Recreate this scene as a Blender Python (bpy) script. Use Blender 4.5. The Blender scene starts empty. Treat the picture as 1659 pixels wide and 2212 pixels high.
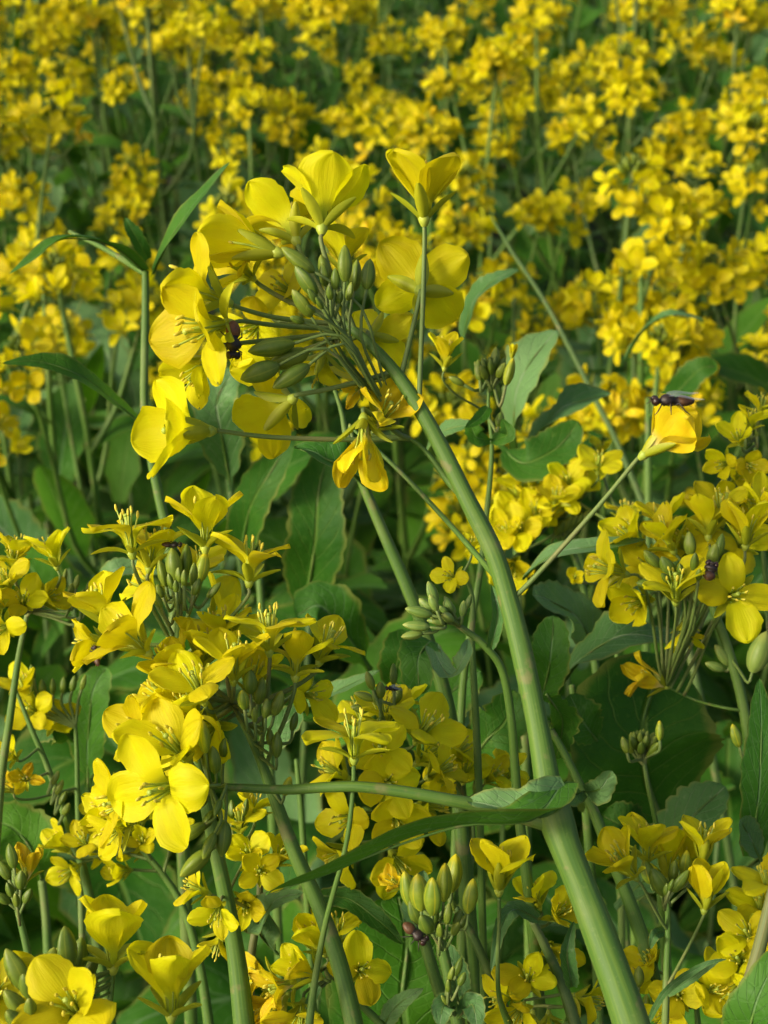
import bpy, math, random
from mathutils import Vector, Matrix, Quaternion, noise
rnd = random.Random(7)
sc = bpy.context.scene
COL = sc.collection
PI = math.pi
R = math.radians

# ---------------------------------------------------------------- camera
PITCH = R(28); FPX = 3404.0
CAM = Vector((0, 0, 1.35))
FW = Vector((0, math.cos(PITCH), -math.sin(PITCH)))
RT = Vector((1, 0, 0))
UP = Vector((0, math.sin(PITCH), math.cos(PITCH)))
cd = bpy.data.cameras.new('camera'); cam = bpy.data.objects.new('camera', cd); COL.objects.link(cam)
cam.location = CAM; cam.rotation_euler = (PI/2 - PITCH, 0, 0)
cd.sensor_fit = 'VERTICAL'; cd.sensor_height = 48.0; cd.lens = 24/math.tan(R(18))
cd.clip_start = 0.01; cd.clip_end = 500
cd.dof.use_dof = True; cd.dof.focus_distance = 0.37; cd.dof.aperture_fstop = 40
sc.camera = cam

# ---------------------------------------------------------------- world and sun
SUN_EL, SUN_AZ = R(26), R(-118)     # azimuth from +Y, clockwise positive; behind the left shoulder
w = bpy.data.worlds.new('World'); sc.world = w; w.use_nodes = True
nt = w.node_tree; bg = nt.nodes['Background']
sky = nt.nodes.new('ShaderNodeTexSky'); sky.sky_type = 'NISHITA'; sky.sun_disc = False
sky.sun_elevation = SUN_EL; sky.sun_rotation = SUN_AZ; sky.dust_density = 7
nt.links.new(sky.outputs[0], bg.inputs[0]); bg.inputs[1].default_value = 0.15
sl = bpy.data.lights.new('sun', 'SUN'); so = bpy.data.objects.new('sun', sl); COL.objects.link(so)
sl.energy = 2.4; sl.angle = R(10); sl.color = (1.0, 0.91, 0.70)
sd = Vector((math.sin(SUN_AZ)*math.cos(SUN_EL), math.cos(SUN_AZ)*math.cos(SUN_EL), math.sin(SUN_EL)))
so.rotation_euler = sd.to_track_quat('Z', 'Y').to_euler(); so.location = (0, 0, 5)
sc.view_settings.view_transform = 'Standard'; sc.view_settings.look = 'None'
sc.view_settings.exposure = 0.28; sc.view_settings.gamma = 1

# ---------------------------------------------------------------- coordinates
def P(u, v, d):
    return CAM + d*(FW + (u-829.5)/FPX*RT + (1106-v)/FPX*UP)
def D(x, y, z):                      # right, up, towards the camera
    return (x*RT + y*UP - z*FW).normalized()

# ---------------------------------------------------------------- materials
def new_mat(name):
    m = bpy.data.materials.new(name); m.use_nodes = True
    n = m.node_tree.nodes; l = m.node_tree.links
    return m, n, l, n['Principled BSDF'], n['Material Output']
def math_n(n, l, op, a, b=None, c=None):
    x = n.new('ShaderNodeMath'); x.operation = op
    for i, q in enumerate((a, b, c)):
        if q is None: continue
        if isinstance(q, (int, float)): x.inputs[i].default_value = q
        else: l.new(q, x.inputs[i])
    return x.outputs[0]
def mixc(n, l, f, a, b, mode='MIX'):
    x = n.new('ShaderNodeMix'); x.data_type = 'RGBA'; x.blend_type = mode
    if isinstance(f, (int, float)): x.inputs[0].default_value = f
    else: l.new(f, x.inputs[0])
    for i, q in ((6, a), (7, b)):
        if isinstance(q, tuple): x.inputs[i].default_value = (*q, 1)
        else: l.new(q, x.inputs[i])
    return x.outputs[2]
def ramp(n, l, f, lo, hi):
    x = n.new('ShaderNodeMapRange'); l.new(f, x.inputs[0]); x.inputs[1].default_value = lo; x.inputs[2].default_value = hi
    x.interpolation_type = 'SMOOTHSTEP'
    return x.outputs[0]
def noise_t(n, l, scale, detail=3, vec=None):
    x = n.new('ShaderNodeTexNoise'); x.inputs['Scale'].default_value = scale; x.inputs['Detail'].default_value = detail
    if vec is not None: l.new(vec, x.inputs['Vector'])
    return x.outputs[0]
def coords(n, kind='Object'):
    return n.new('ShaderNodeTexCoord').outputs[kind]
def bump(n, l, h, s, dist, b):
    x = n.new('ShaderNodeBump'); x.inputs['Strength'].default_value = s; x.inputs['Distance'].default_value = dist
    l.new(h, x.inputs['Height']); l.new(x.outputs[0], b.inputs['Normal']); return x.outputs[0]
def translucent(n, l, b, out, colour, fac, nrm=None):
    t = n.new('ShaderNodeBsdfTranslucent'); l.new(colour, t.inputs[0])
    if nrm is not None: l.new(nrm, t.inputs['Normal'])
    mx = n.new('ShaderNodeMixShader'); mx.inputs[0].default_value = fac
    l.new(b.outputs[0], mx.inputs[1]); l.new(t.outputs[0], mx.inputs[2]); l.new(mx.outputs[0], out.inputs[0])

def petal_mat(name, base, deep, claw, tr=0.52):
    m, n, l, b, out = new_mat(name)
    uv = n.new('ShaderNodeSeparateXYZ'); l.new(coords(n, 'UV'), uv.inputs[0])
    u, v = uv.outputs[0], uv.outputs[1]
    oi = n.new('ShaderNodeObjectInfo').outputs['Random']
    # branching veins radiating from the claw
    mp = n.new('ShaderNodeCombineXYZ'); l.new(math_n(n, l, 'MULTIPLY', u, 26), mp.inputs[0]); l.new(math_n(n, l, 'MULTIPLY', v, 2.2), mp.inputs[1]); l.new(math_n(n, l, 'MULTIPLY', oi, 30), mp.inputs[2])
    vein = noise_t(n, l, 1.0, 3, mp.outputs[0])
    vm = ramp(n, l, vein, 0.50, 0.68)
    ob = noise_t(n, l, 240, 3, coords(n))
    c = mixc(n, l, ramp(n, l, ob, .3, .75), base, deep)
    c = mixc(n, l, math_n(n, l, 'MULTIPLY', vm, .4), c, deep)
    c = mixc(n, l, ramp(n, l, v, 0.42, 0.12), c, claw)
    hs = n.new('ShaderNodeHueSaturation'); l.new(c, hs.inputs['Color'])
    l.new(math_n(n, l, 'ADD', math_n(n, l, 'MULTIPLY', oi, .022), .489), hs.inputs['Hue'])
    l.new(math_n(n, l, 'ADD', math_n(n, l, 'MULTIPLY', oi, .22), .86), hs.inputs['Value'])
    c = hs.outputs[0]
    l.new(c, b.inputs['Base Color']); b.inputs['Roughness'].default_value = 0.55
    b.inputs['Specular IOR Level'].default_value = 0.25
    b.inputs['Sheen Weight'].default_value = 0.04
    nr = bump(n, l, math_n(n, l, 'ADD', vein, math_n(n, l, 'MULTIPLY', ob, .4)), 0.35, 0.0004, b)
    translucent(n, l, b, out, c, tr, nr)
    return m
def leaf_mat(name, c1, c2, veinc, tr=0.25, rough=0.62):
    m, n, l, b, out = new_mat(name)
    uv = n.new('ShaderNodeSeparateXYZ'); l.new(coords(n, 'UV'), uv.inputs[0])
    u, v = uv.outputs[0], uv.outputs[1]
    oi = n.new('ShaderNodeObjectInfo').outputs['Random']
    a = math_n(n, l, 'ABSOLUTE', math_n(n, l, 'SUBTRACT', u, .5))
    wob = noise_t(n, l, 60, 2, coords(n))
    mid = ramp(n, l, a, .035, .012)
    # side veins: arcs sweeping forward from the midrib
    ph = math_n(n, l, 'ADD', math_n(n, l, 'SUBTRACT', math_n(n, l, 'MULTIPLY', v, 9), math_n(n, l, 'MULTIPLY', a, 5.0)), math_n(n, l, 'MULTIPLY', wob, .9))
    fr = math_n(n, l, 'ABSOLUTE', math_n(n, l, 'SUBTRACT', math_n(n, l, 'FRACT', ph), .5))
    side = math_n(n, l, 'MULTIPLY', ramp(n, l, fr, .06, .015), ramp(n, l, a, .5, .3))
    vor = n.new('ShaderNodeTexVoronoi'); vor.feature = 'DISTANCE_TO_EDGE'; vor.inputs['Scale'].default_value = 260; l.new(coords(n), vor.inputs['Vector'])
    net = ramp(n, l, vor.outputs['Distance'], .09, .01)
    vein = math_n(n, l, 'MAXIMUM', mid, math_n(n, l, 'MULTIPLY', side, .6))
    c = mixc(n, l, ramp(n, l, math_n(n, l, 'ADD', noise_t(n, l, 28, 5, coords(n)), math_n(n, l, 'MULTIPLY', math_n(n, l, 'SUBTRACT', oi, .5), .45)), .3, .72), c1, c2)
    c = mixc(n, l, math_n(n, l, 'MULTIPLY', ramp(n, l, noise_t(n, l, 420, 2, coords(n)), .62, .75), .35), c, veinc)
    c = mixc(n, l, math_n(n, l, 'MULTIPLY', net, .06), c, veinc)
    c = mixc(n, l, math_n(n, l, 'MULTIPLY', vein, .7), c, veinc)
    c = mixc(n, l, math_n(n, l, 'MULTIPLY', ramp(n, l, math_n(n, l, 'ADD', a, math_n(n, l, 'MULTIPLY', noise_t(n, l, 70, 4, coords(n)), .22)), .53, .62), .6), c, (.20, .22, .04))
    l.new(c, b.inputs['Base Color']); b.inputs['Roughness'].default_value = rough
    b.inputs['Specular IOR Level'].default_value = 0.28
    h = math_n(n, l, 'SUBTRACT', math_n(n, l, 'MULTIPLY', noise_t(n, l, 130, 3, coords(n)), .9), math_n(n, l, 'ADD', vein, math_n(n, l, 'MULTIPLY', net, .08)))
    nr = bump(n, l, h, 0.6, 0.0014, b)
    tc = mixc(n, l, 1.0, c, (1.0, 1.0, .35), 'MULTIPLY')
    translucent(n, l, b, out, mixc(n, l, .5, tc, (.10, .28, .01)), tr, nr)
    return m
def stem_mat(name, c1, c2, c3, rough=.62):
    m, n, l, b, out = new_mat(name)
    uv = n.new('ShaderNodeSeparateXYZ'); l.new(coords(n, 'UV'), uv.inputs[0])
    mp = n.new('ShaderNodeCombineXYZ'); l.new(math_n(n, l, 'MULTIPLY', uv.outputs[0], 14), mp.inputs[0]); l.new(math_n(n, l, 'MULTIPLY', uv.outputs[1], 4), mp.inputs[1])
    st = noise_t(n, l, 1.0, 3, mp.outputs[0])
    bl = noise_t(n, l, 45, 4, coords(n))
    c = mixc(n, l, ramp(n, l, st, .35, .7), c1, c2)
    c = mixc(n, l, math_n(n, l, 'MULTIPLY', ramp(n, l, bl, .5, .72), .7), c, c3)
    c = mixc(n, l, math_n(n, l, 'MULTIPLY', ramp(n, l, noise_t(n, l, 900, 2, coords(n)), .6, .72), .3), c, c3)
    c = mixc(n, l, math_n(n, l, 'MULTIPLY', ramp(n, l, noise_t(n, l, 170, 5, coords(n)), .60, .70), .55), c, (.20, .17, .07))
    l.new(c, b.inputs['Base Color']); b.inputs['Roughness'].default_value = rough
    b.inputs['Subsurface Weight'].default_value = 0.0
    bump(n, l, math_n(n, l, 'ADD', st, math_n(n, l, 'MULTIPLY', bl, .3)), 0.3, 0.0003, b)
    return m
def plain_mat(name, c1, c2, scale=300, rough=.5, tr=0, bmp=.0003):
    m, n, l, b, out = new_mat(name)
    oi = n.new('ShaderNodeObjectInfo').outputs['Random']
    t = noise_t(n, l, scale, 4, coords(n))
    c = mixc(n, l, ramp(n, l, math_n(n, l, 'ADD', t, math_n(n, l, 'MULTIPLY', math_n(n, l, 'SUBTRACT', oi, .5), .4)), .3, .7), c1, c2)
    l.new(c, b.inputs['Base Color']); b.inputs['Roughness'].default_value = rough
    bump(n, l, t, .5, bmp, b)
    if tr: translucent(n, l, b, out, c, tr)
    return m
def bud_mat(name, c1, c2, tip, lo, hi):
    m, n, l, b, out = new_mat(name)
    uv = n.new('ShaderNodeSeparateXYZ'); l.new(coords(n, 'UV'), uv.inputs[0])
    oi = n.new('ShaderNodeObjectInfo').outputs['Random']
    t = noise_t(n, l, 500, 4, coords(n))
    c = mixc(n, l, ramp(n, l, math_n(n, l, 'ADD', t, math_n(n, l, 'MULTIPLY', math_n(n, l, 'SUBTRACT', oi, .5), .5)), .3, .7), c1, c2)
    fr = math_n(n, l, 'ABSOLUTE', math_n(n, l, 'SUBTRACT', math_n(n, l, 'FRACT', math_n(n, l, 'MULTIPLY', uv.outputs[0], 4)), .5))
    c = mixc(n, l, math_n(n, l, 'MULTIPLY', ramp(n, l, fr, .08, .0), .6), c, tip)
    c = mixc(n, l, ramp(n, l, math_n(n, l, 'ADD', uv.outputs[1], math_n(n, l, 'MULTIPLY', oi, .15)), lo, hi), c, tip)
    l.new(c, b.inputs['Base Color']); b.inputs['Roughness'].default_value = .5
    bump(n, l, t, .4, .0003, b)
    translucent(n, l, b, out, c, .15)
    return m

PET = petal_mat('petal_yellow', (.81, .768, .003), (.78, .69, .0025), (.64, .70, .03))
PETF = petal_mat('petal_field_yellow', (.81, .752, .003), (.78, .65, .0025), (.6, .64, .02), .5)
PETW = petal_mat('petal_wilting', (.82, .68, .006), (.78, .55, .004), (.85, .75, .30), .3)
PETS = petal_mat('petal_fading', (.82, .72, .006), (.80, .60, .004), (.85, .78, .35), .4)
SEP = plain_mat('sepal_green', (.34, .40, .012), (.48, .50, .015), 200, .5, .3)
STA = plain_mat('anther_yellow', (.66, .60, .05), (.58, .48, .03), 600, .6)
PIS = plain_mat('pistil_green', (.30, .40, .04), (.40, .48, .05), 300, .5)
BUD = bud_mat('bud_green', (.10, .175, .014), (.16, .23, .018), (.26, .31, .03), .9, 1.15)
BUDY = bud_mat('bud_opening', (.18, .28, .02), (.28, .36, .02), (.62, .55, .01), .84, 1.1)
BUDP = bud_mat('bud_pale', (.15, .26, .045), (.22, .33, .06), (.36, .42, .09), .8, 1.1)
STEM = stem_mat('stem_green', (.055, .140, .014), (.095, .185, .018), (.15, .215, .05))
STEMD = stem_mat('stem_dark', (.040, .095, .012), (.065, .13, .018), (.12, .16, .04))
STEMR = stem_mat('stem_ruddy', (.10, .14, .04), (.16, .16, .05), (.20, .15, .07))
PED = stem_mat('pedicel_green', (.10, .17, .035), (.15, .22, .04), (.20, .20, .07))
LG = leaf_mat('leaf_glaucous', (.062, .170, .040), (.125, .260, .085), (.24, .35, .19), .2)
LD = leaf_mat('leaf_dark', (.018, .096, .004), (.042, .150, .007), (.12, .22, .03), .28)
LM = leaf_mat('leaf_mid', (.030, .128, .007), (.060, .190, .014), (.14, .27, .10), .28)
LB = leaf_mat('leaf_bright', (.036, .155, .005), (.070, .215, .009), (.17, .33, .07), .35)

def soil_mat():
    m, n, l, b, out = new_mat('soil')
    t = noise_t(n, l, 25, 8, coords(n)); c = mixc(n, l, ramp(n, l, t, .3, .7), (.035, .028, .016), (.075, .060, .038))
    c = mixc(n, l, ramp(n, l, noise_t(n, l, 6, 5, coords(n)), .45, .6), c, (.022, .05, .012))
    l.new(c, b.inputs['Base Color']); b.inputs['Roughness'].default_value = .95; bump(n, l, t, 1, .02, b)
    return m

# ---------------------------------------------------------------- mesh helpers
class MB:
    def __init__(s): s.v = []; s.uv = []; s.f = []; s.m = []
    def grid(s, rows, uvs, mi=0, wrap=False):
        o = len(s.v); nc = len(rows[0])
        for r, q in zip(rows, uvs): s.v.extend(r); s.uv.extend(q)
        for i in range(len(rows)-1):
            for j in range(nc-1 if not wrap else nc):
                k = (j+1) % nc
                s.f.append((o+i*nc+j, o+i*nc+k, o+(i+1)*nc+k, o+(i+1)*nc+j)); s.m.append(mi)
    def tube(s, pts, rad, seg=8, mi=0, rib=0.0):
        n = len(pts); L = 0; T = []
        for i in range(n):
            a = pts[max(i-1, 0)]; b = pts[min(i+1, n-1)]; t = (b-a)
            T.append(t.normalized() if t.length > 1e-9 else Vector((0, 0, 1)))
        x = T[0].orthogonal().normalized(); rows = []; uvs = []
        for i in range(n):
            if i: L += (pts[i]-pts[i-1]).length; x = T[i-1].rotation_difference(T[i]) @ x
            x = (x - T[i]*x.dot(T[i])).normalized(); y = T[i].cross(x)
            row = []; uv = []
            for j in range(seg):
                a = 2*PI*j/seg; rr = rad[i]*(1+rib*math.cos(a*5+L*8))
                row.append(pts[i]+x*(math.cos(a)*rr)+y*(math.sin(a)*rr)); uv.append((abs(2*j/seg-1), L*10))
            rows.append(row); uvs.append(uv)
        for e, k in ((pts[0]-T[0]*rad[0]*.3, 0), (pts[-1]+T[-1]*rad[-1]*.5, -1)):
            c = [e.copy() for _ in range(seg)]
            if k == 0: rows.insert(0, c); uvs.insert(0, list(uvs[0]))
            else: rows.append(c); uvs.append(list(uvs[-1]))
        s.grid(rows, uvs, mi, True)
    def ell(s, c, ax, r1, r2, seg=8, ring=6, mi=0, lobes=0, amp=0, pw=1.0):
        z = ax.normalized(); x = z.orthogonal().normalized(); y = z.cross(x); rows = []; uvs = []
        for i in range(ring+1):
            t = PI*i/ring; h = -math.cos(t)*r1; r = (math.sin(t)**pw)*r2
            row = []; uv = []
            for j in range(seg):
                a = 2*PI*j/seg; q = r*(1+amp*math.cos(a*lobes)) if lobes else r
                row.append(c+z*h+x*(math.cos(a)*q)+y*(math.sin(a)*q)); uv.append((j/seg, i/ring))
            rows.append(row); uvs.append(uv)
        s.grid(rows, uvs, mi, True)
    def merge(s, data, mat):
        o = len(s.v); s.v.extend([mat @ q for q in data.v]); s.uv.extend(data.uv)
        s.f.extend([tuple(i+o for i in f) for f in data.f]); s.m.extend(data.m)
    def mesh(s, name, mats):
        me = bpy.data.meshes.new(name); me.from_pydata([tuple(q) for q in s.v], [], s.f)
        me.polygons.foreach_set('use_smooth', [True]*len(s.f)); me.polygons.foreach_set('material_index', s.m)
        ul = me.uv_layers.new(name='UV'); n = len(me.loops); vi = [0]*n; me.loops.foreach_get('vertex_index', vi)
        flat = []
        for k in vi: flat.extend(s.uv[k])
        ul.data.foreach_set('uv', flat)
        for m in mats: me.materials.append(m)
        me.update(); return me
def link(name, me, parent=None, mat=None):
    o = bpy.data.objects.new(name, me); COL.objects.link(o)
    if parent: o.parent = parent
    if mat is not None: o.matrix_local = mat
    return o
def root(name, label, cat, loc, group=None):
    o = bpy.data.objects.new(name, None); COL.objects.link(o); o.location = loc; o.empty_display_size = .02
    o['label'] = label; o['category'] = cat
    if group: o['group'] = group
    return o
def cr(pts, n=6):                    # Catmull-Rom through vectors (any dimension of floats as well)
    out = []
    for i in range(len(pts)-1):
        p0 = pts[max(i-1, 0)]; p1 = pts[i]; p2 = pts[i+1]; p3 = pts[min(i+2, len(pts)-1)]
        for k in range(n):
            t = k/n
            out.append(.5*((2*p1)+(p2-p0)*t+(2*p0-5*p1+4*p2-p3)*t*t+(3*p1-3*p2+p3-p0)*t**3))
    out.append(pts[-1]); return out
def frame(pos, f, roll=0, scale=1):
    z = f.normalized(); h = Vector((0, 0, 1)) if abs(z.z) < .9 else Vector((0, 1, 0))
    x = h.cross(z).normalized(); y = z.cross(x)
    m = Matrix((x, y, z)).transposed().to_4x4() @ Matrix.Rotation(roll, 4, 'Z')
    m = m @ Matrix.Scale(scale, 4); m.translation = pos; return m
def ss(x): x = max(0, min(1, x)); return x*x*(3-2*x)

# ---------------------------------------------------------------- flower pieces
MM = .001
def petal_data(open_deg, seed, ns=15, ntt=11, wilt=0, long=1.0):
    g = random.Random(seed); mb = MB(); rows = []; uvs = []
    claw, limb = 5.2*long, 10.3*g.uniform(.92, 1.08); L = claw+limb
    W = 4.7*g.uniform(.84, 1.1); a0 = R(7); a1 = R(open_deg); curl = R(g.uniform(-28, 38)); cup = g.uniform(-.03, .07)
    p1, p2 = g.uniform(0, 6), g.uniform(0, 6); tw = g.uniform(-.25, .25); rag = g.uniform(.4, 1.1); notch = g.uniform(0, 1.2); asym = g.uniform(-.12, .12)
    x = .8; z = .3; prev = 0
    for i in range(ns+1):
        q = i/ns; s = (1-(1-q)**1.6)
        l = s*L; dl = l-prev; prev = l
        ang = a0+(a1-a0)*ss((s-.24)/.34)+curl*ss((s-.55)/.45)
        if wilt: ang += .5*math.sin(s*7+p1)*wilt
        x += math.sin(ang)*dl; z += math.cos(ang)*dl
        k = (l-claw*.75)/(L-claw*.75)
        if k <= 0: wd = .65+.25*s
        else: wd = .8*(1-k)+W*max(0, math.sin(PI*min(1, k)**1.28))**.56
        wd *= 1+ss(k)*(.05*math.sin(s*23+p1)+.035*math.sin(s*41+p2))
        if wilt: wd *= 1-.35*wilt
        row = []; uv = []
        for j in range(ntt):
            t = 2*j/(ntt-1)-1
            yy = t*wd+asym*wd*ss(k)
            off = cup*(yy*yy)*1.0 + ss(k*1.2)*(rag*math.sin(t*3.4+p1+s*2.5)*abs(t)+.28*math.sin(s*9+p2)*t*t+.2*math.cos(t*8+p2+s*3)) + tw*yy*k
            if wilt: off += wilt*1.5*math.sin(t*5+s*6+p2)*ss(k)
            bk = -notch*math.exp(-(t*3.2)**2)*ss((k-.82)/.18)*.9
            nx, nz = -math.cos(ang), math.sin(ang)
            ax_, az_ = math.sin(ang), math.cos(ang)
            row.append(Vector((x+nx*off+ax_*bk, yy, z+nz*off+az_*bk))*MM)
            uv.append((.5+.5*t, s))
        rows.append(row); uvs.append(uv)
    mb.grid(rows, uvs, 0); return mb
def sepal_data(open_deg, seed, ns=8, ntt=5):
    g = random.Random(seed); mb = MB(); rows = []; uvs = []; L = 8.2*g.uniform(.9, 1.1); x, z = 1.0, 0; a1 = R(open_deg); c = R(g.uniform(-28, 10))
    for i in range(ns+1):
        s = i/ns; ang = R(30)*(1-s)+a1*s**.5+c*s
        if i: x += math.sin(ang)*L/ns; z += math.cos(ang)*L/ns
        wd = 1.25*(max(.0, math.sin(PI*(.12+.86*s)))**.7)+.1
        row = []; uv = []
        for j in range(ntt):
            t = 2*j/(ntt-1)-1; off = .75*t*t*wd
            row.append(Vector((x-math.cos(ang)*off, t*wd, z+math.sin(ang)*off))*MM); uv.append((.5+.5*t, s))
        rows.append(row); uvs.append(uv)
    mb.grid(rows, uvs, 0); return mb
def stamen_data(seed, seg=5, mi0=0, mi1=1):
    g = random.Random(seed); mb = MB(); H = g.uniform(8.5, 11); o = g.uniform(.6, 2.2)
    pts = [Vector((.7+o*s*s, g.uniform(-.15, .15), H*s))*MM for s in (0, .35, .7, 1)]
    mb.tube(pts, [.22*MM]*4, seg, mi0); mb.ell(pts[-1]+Vector((.1, 0, .5))*MM, Vector((.6*g.uniform(-1, 1.4), .2, 1)), 1.0*MM, .38*MM, 6, 5, mi1)
    return mb
def core_data():
    mb = MB(); mb.tube([Vector((0, 0, z))*MM for z in (-1.4, -.6, .1, .8)], [r*MM for r in (.6, 1.0, 1.25, 1.1)], 8, 0)
    mb.tube([Vector((0, 0, z))*MM for z in (.6, 3, 7, 9)], [r*MM for r in (.6, .75, .6, .45)], 7, 0); mb.ell(Vector((0, 0, 9.3))*MM, Vector((0, 0, 1)), .5*MM, .7*MM, 7, 5, 0)
    return mb
OPENS = [16, 34, 52, 70, 86, 104]
PETM = {(o, k): petal_data(o, 100+o*7+k).mesh('petal', [PET]) for o in OPENS for k in range(4)}
PETWM = {(o, k): petal_data(o, 900+o*7+k, wilt=.8).mesh('petal', [PETW]) for o in OPENS for k in range(3)}
SEPM = {(o, k): sepal_data(o, 50+o+k).mesh('sepal', [SEP]) for o in (18, 45, 70, 92) for k in range(3)}
STAM = [stamen_data(300+k).mesh('stamen', [PIS, STA]) for k in range(5)]
COREM = core_data().mesh('pistil', [PIS])
PETSM = {(o, k): petal_data(o, 700+o*7+k, wilt=.45).mesh('petal', [PETS]) for o in OPENS for k in range(3)}
def flower(parent, pos, f, size=1.0, op=70, roll=None, wilt=False, sepop=None, stam=6, g=rnd, pw=.88):
    """receptacle and pistil with four petals, four sepals and six stamens as sub-parts"""
    rl = g.uniform(0, PI/2) if roll is None else R(roll)
    fl = link('flower', COREM, parent, frame(pos-parent.location, f, rl, size))
    sp = sepop if sepop is not None else max(18, min(92, op*.55+22))
    for k in range(4):
        o = min(OPENS, key=lambda q: abs(q-(op+g.uniform(-11, 11))))
        a = k*PI/2 + (R(9) if k % 2 else R(-9)) + g.uniform(-.1, .1)
        src = PETSM if wilt == 'soft' else PETWM if wilt else PETM
        link('petal', src[(o, g.randrange(3 if wilt else 4))], fl, Matrix.Rotation(a, 4, 'Z') @ Matrix.Rotation(g.uniform(-.12, .12), 4, 'Y') @ Matrix.Scale(g.uniform(.92, 1.06), 4) @ Matrix.Scale(pw*g.uniform(.9, 1.1), 4, Vector((0, 1, 0))))
    for k in range(4):
        so_ = min((18, 45, 70, 92), key=lambda q: abs(q-(sp+g.uniform(-14, 14))))
        link('sepal', SEPM[(so_, g.randrange(3))], fl, Matrix.Rotation(PI/4+k*PI/2+g.uniform(-.2, .2), 4, 'Z'))
    for k in range(stam):
        link('stamen', STAM[g.randrange(5)], fl, Matrix.Rotation(k*PI/3+g.uniform(-.2, .2), 4, 'Z'))
    return fl
def bud_data(seg=16, ring=10):
    mb = MB(); rows = []; uvs = []
    for i in range(ring+1):
        s = i/ring; r = 1.75*(math.sin(PI*(.10+.86*s))**.75)*(1-.12*s) if 0 < i < ring else (.5 if i == 0 else .12)
        rows.append([Vector((math.cos(a)*r*(1+.09*math.cos(4*a)), math.sin(a)*r*(1+.09*math.cos(4*a)), 8*s))*MM for a in [2*PI*j/seg for j in range(seg)]])
        uvs.append([(j/seg, s) for j in range(seg)])
    mb.grid(rows, uvs, 0, True); return mb
BUDM = {'g': bud_data().mesh('bud', [BUD]), 'y': bud_data().mesh('bud', [BUDY]), 'p': bud_data().mesh('bud', [BUDP])}

# ---------------------------------------------------------------- leaves
def leaf_data(pts, width, nrm, kind='lance', teeth=.06, wave=.1, fold=.25, seed=0, ns=34, ntt=9):
    """blade along a curve of vectors; width in metres at the widest"""
    g = random.Random(seed); c = cr(pts, max(4, ns//(len(pts)-1))); n = len(c); mb = MB(); rows = []; uvs = []
    p1, p2 = g.uniform(0, 6), g.uniform(0, 6); nt_ = g.uniform(7, 11)
    for i in range(n):
        s = i/(n-1); T = (c[min(i+1, n-1)]-c[max(i-1, 0)]).normalized()
        N = (nrm - T*nrm.dot(T)).normalized(); S = T.cross(N)
        if kind == 'lance': wd = math.sin(PI*min(1, (.10+.90*s))**.85)**.85
        elif kind == 'round': wd = max(0, math.sin(PI*min(1, .04+.96*s)**1.0))**.5
        elif kind == 'strap': wd = (min(1, .5+s*2))*(1-s**3)**.7
        else: wd = .16*(1-s)*ss(1-s) + max(0, math.sin(PI*max(0, (s-.12)/.88)**.95))**.6 if s > .12 else .14
        if s > .995: wd = 0.0
        wd *= width/2
        row = []; uv = []
        for j in range(ntt):
            t = 2*j/(ntt-1)-1
            tt = 1+(teeth*(2*abs(((s*nt_+(.37 if t < 0 else 0)+p1) % 1)-.5)*2-1)*1.2+teeth*.8*math.sin(s*17+p2*(1 if t > 0 else 2)))*abs(t)**3 if teeth else 1
            q = t*wd*tt
            h = abs(q)*math.sin(fold)+wave*width*math.sin(s*nt_*1.3+p1+(0 if t > 0 else 2.1))*t*t*.5*math.sin(PI*s)
            h += .03*width*math.sin(s*13+p2)*math.cos(t*2)
            row.append(c[i]+S*(q*math.cos(fold))+N*h); uv.append((.5+.5*t, s))
        rows.append(row); uvs.append(uv)
    mb.grid(rows, uvs, 0); return mb
def add_midrib(mb, pts, nrm, r0):
    c = cr(pts, 6); n = len(c); mb.tube([q - nrm*r0*.3 for q in c[:-1]], [r0*(1-.85*i/(n-1)) for i in range(n-1)], 6, 1)

def leaf(parent, pts, width_px, nrm=(0, .35, .9), kind='lance', mat=None, teeth=.06, wave=.10, fold=.25, seed=None, rib=True, label=None):
    d = pts[0][2]; w = width_px*d/FPX; q = [P(*p)-parent.location for p in pts]; n_ = D(*nrm)
    mb = leaf_data(q, w, n_, kind, teeth, wave, fold, seed if seed is not None else int(pts[0][0]*7+pts[0][1]))
    if rib: add_midrib(mb, q, n_, w*.022+.0002)
    o = link('leaf', mb.mesh('leaf', [mat or LM, STEM]), parent)
    if label: o['label'] = label
    return o

# ---------------------------------------------------------------- hand-placed plants
def nearest(stem, u, v):
    best = None
    for i in range(len(stem)-1):
        a, b = stem[i], stem[i+1]
        for k in range(9):
            t = k/8; q = [a[j]+(b[j]-a[j])*t for j in range(4)]
            dd = (q[0]-u)**2+(q[1]-v)**2
            if best is None or dd < best[0]: best = (dd, q)
    return best[1]
def stem_tube(mb, st, loc, seg=20, rib=.018, ground=False, mi=0):
    pts = [P(u, v, d)-loc for u, v, d, w_ in st]; rad = [w_/2*d/FPX for u, v, d, w_ in st]
    if ground:
        a, b = pts[-2], pts[-1]; dr = (b-a).normalized(); dr = (dr+Vector((0, .15, -.9))).normalized()
        step = max(.012, (b-a).length); e = b; dd = (b-a).normalized(); r0 = rad[-1]
        while e.z+loc.z > .012 and len(pts) < 40:
            to = (Vector((0, 0, 0))-e); dd = (dd*.72+to.normalized()*.28).normalized()
            step *= 1.3; st_ = min(step, max(.004, to.length*.6)); e = e+dd*st_
            if e.z+loc.z < .012: e = Vector((0, 0, .002))
            pts.append(e.copy()); rad.append(r0*(1+.4*min(1, (b-e).length)))
    n = 7; P3 = cr(pts, n); R3 = [r.x for r in cr([Vector((q, 0)) for q in rad], n)]
    kk = [1+.05*noise.noise(p*90) for p in P3]
    mb.tube(P3, [max(.0002, r*k) for r, k in zip(R3, kk)], seg, mi, rib)
PLANTS = []
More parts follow.
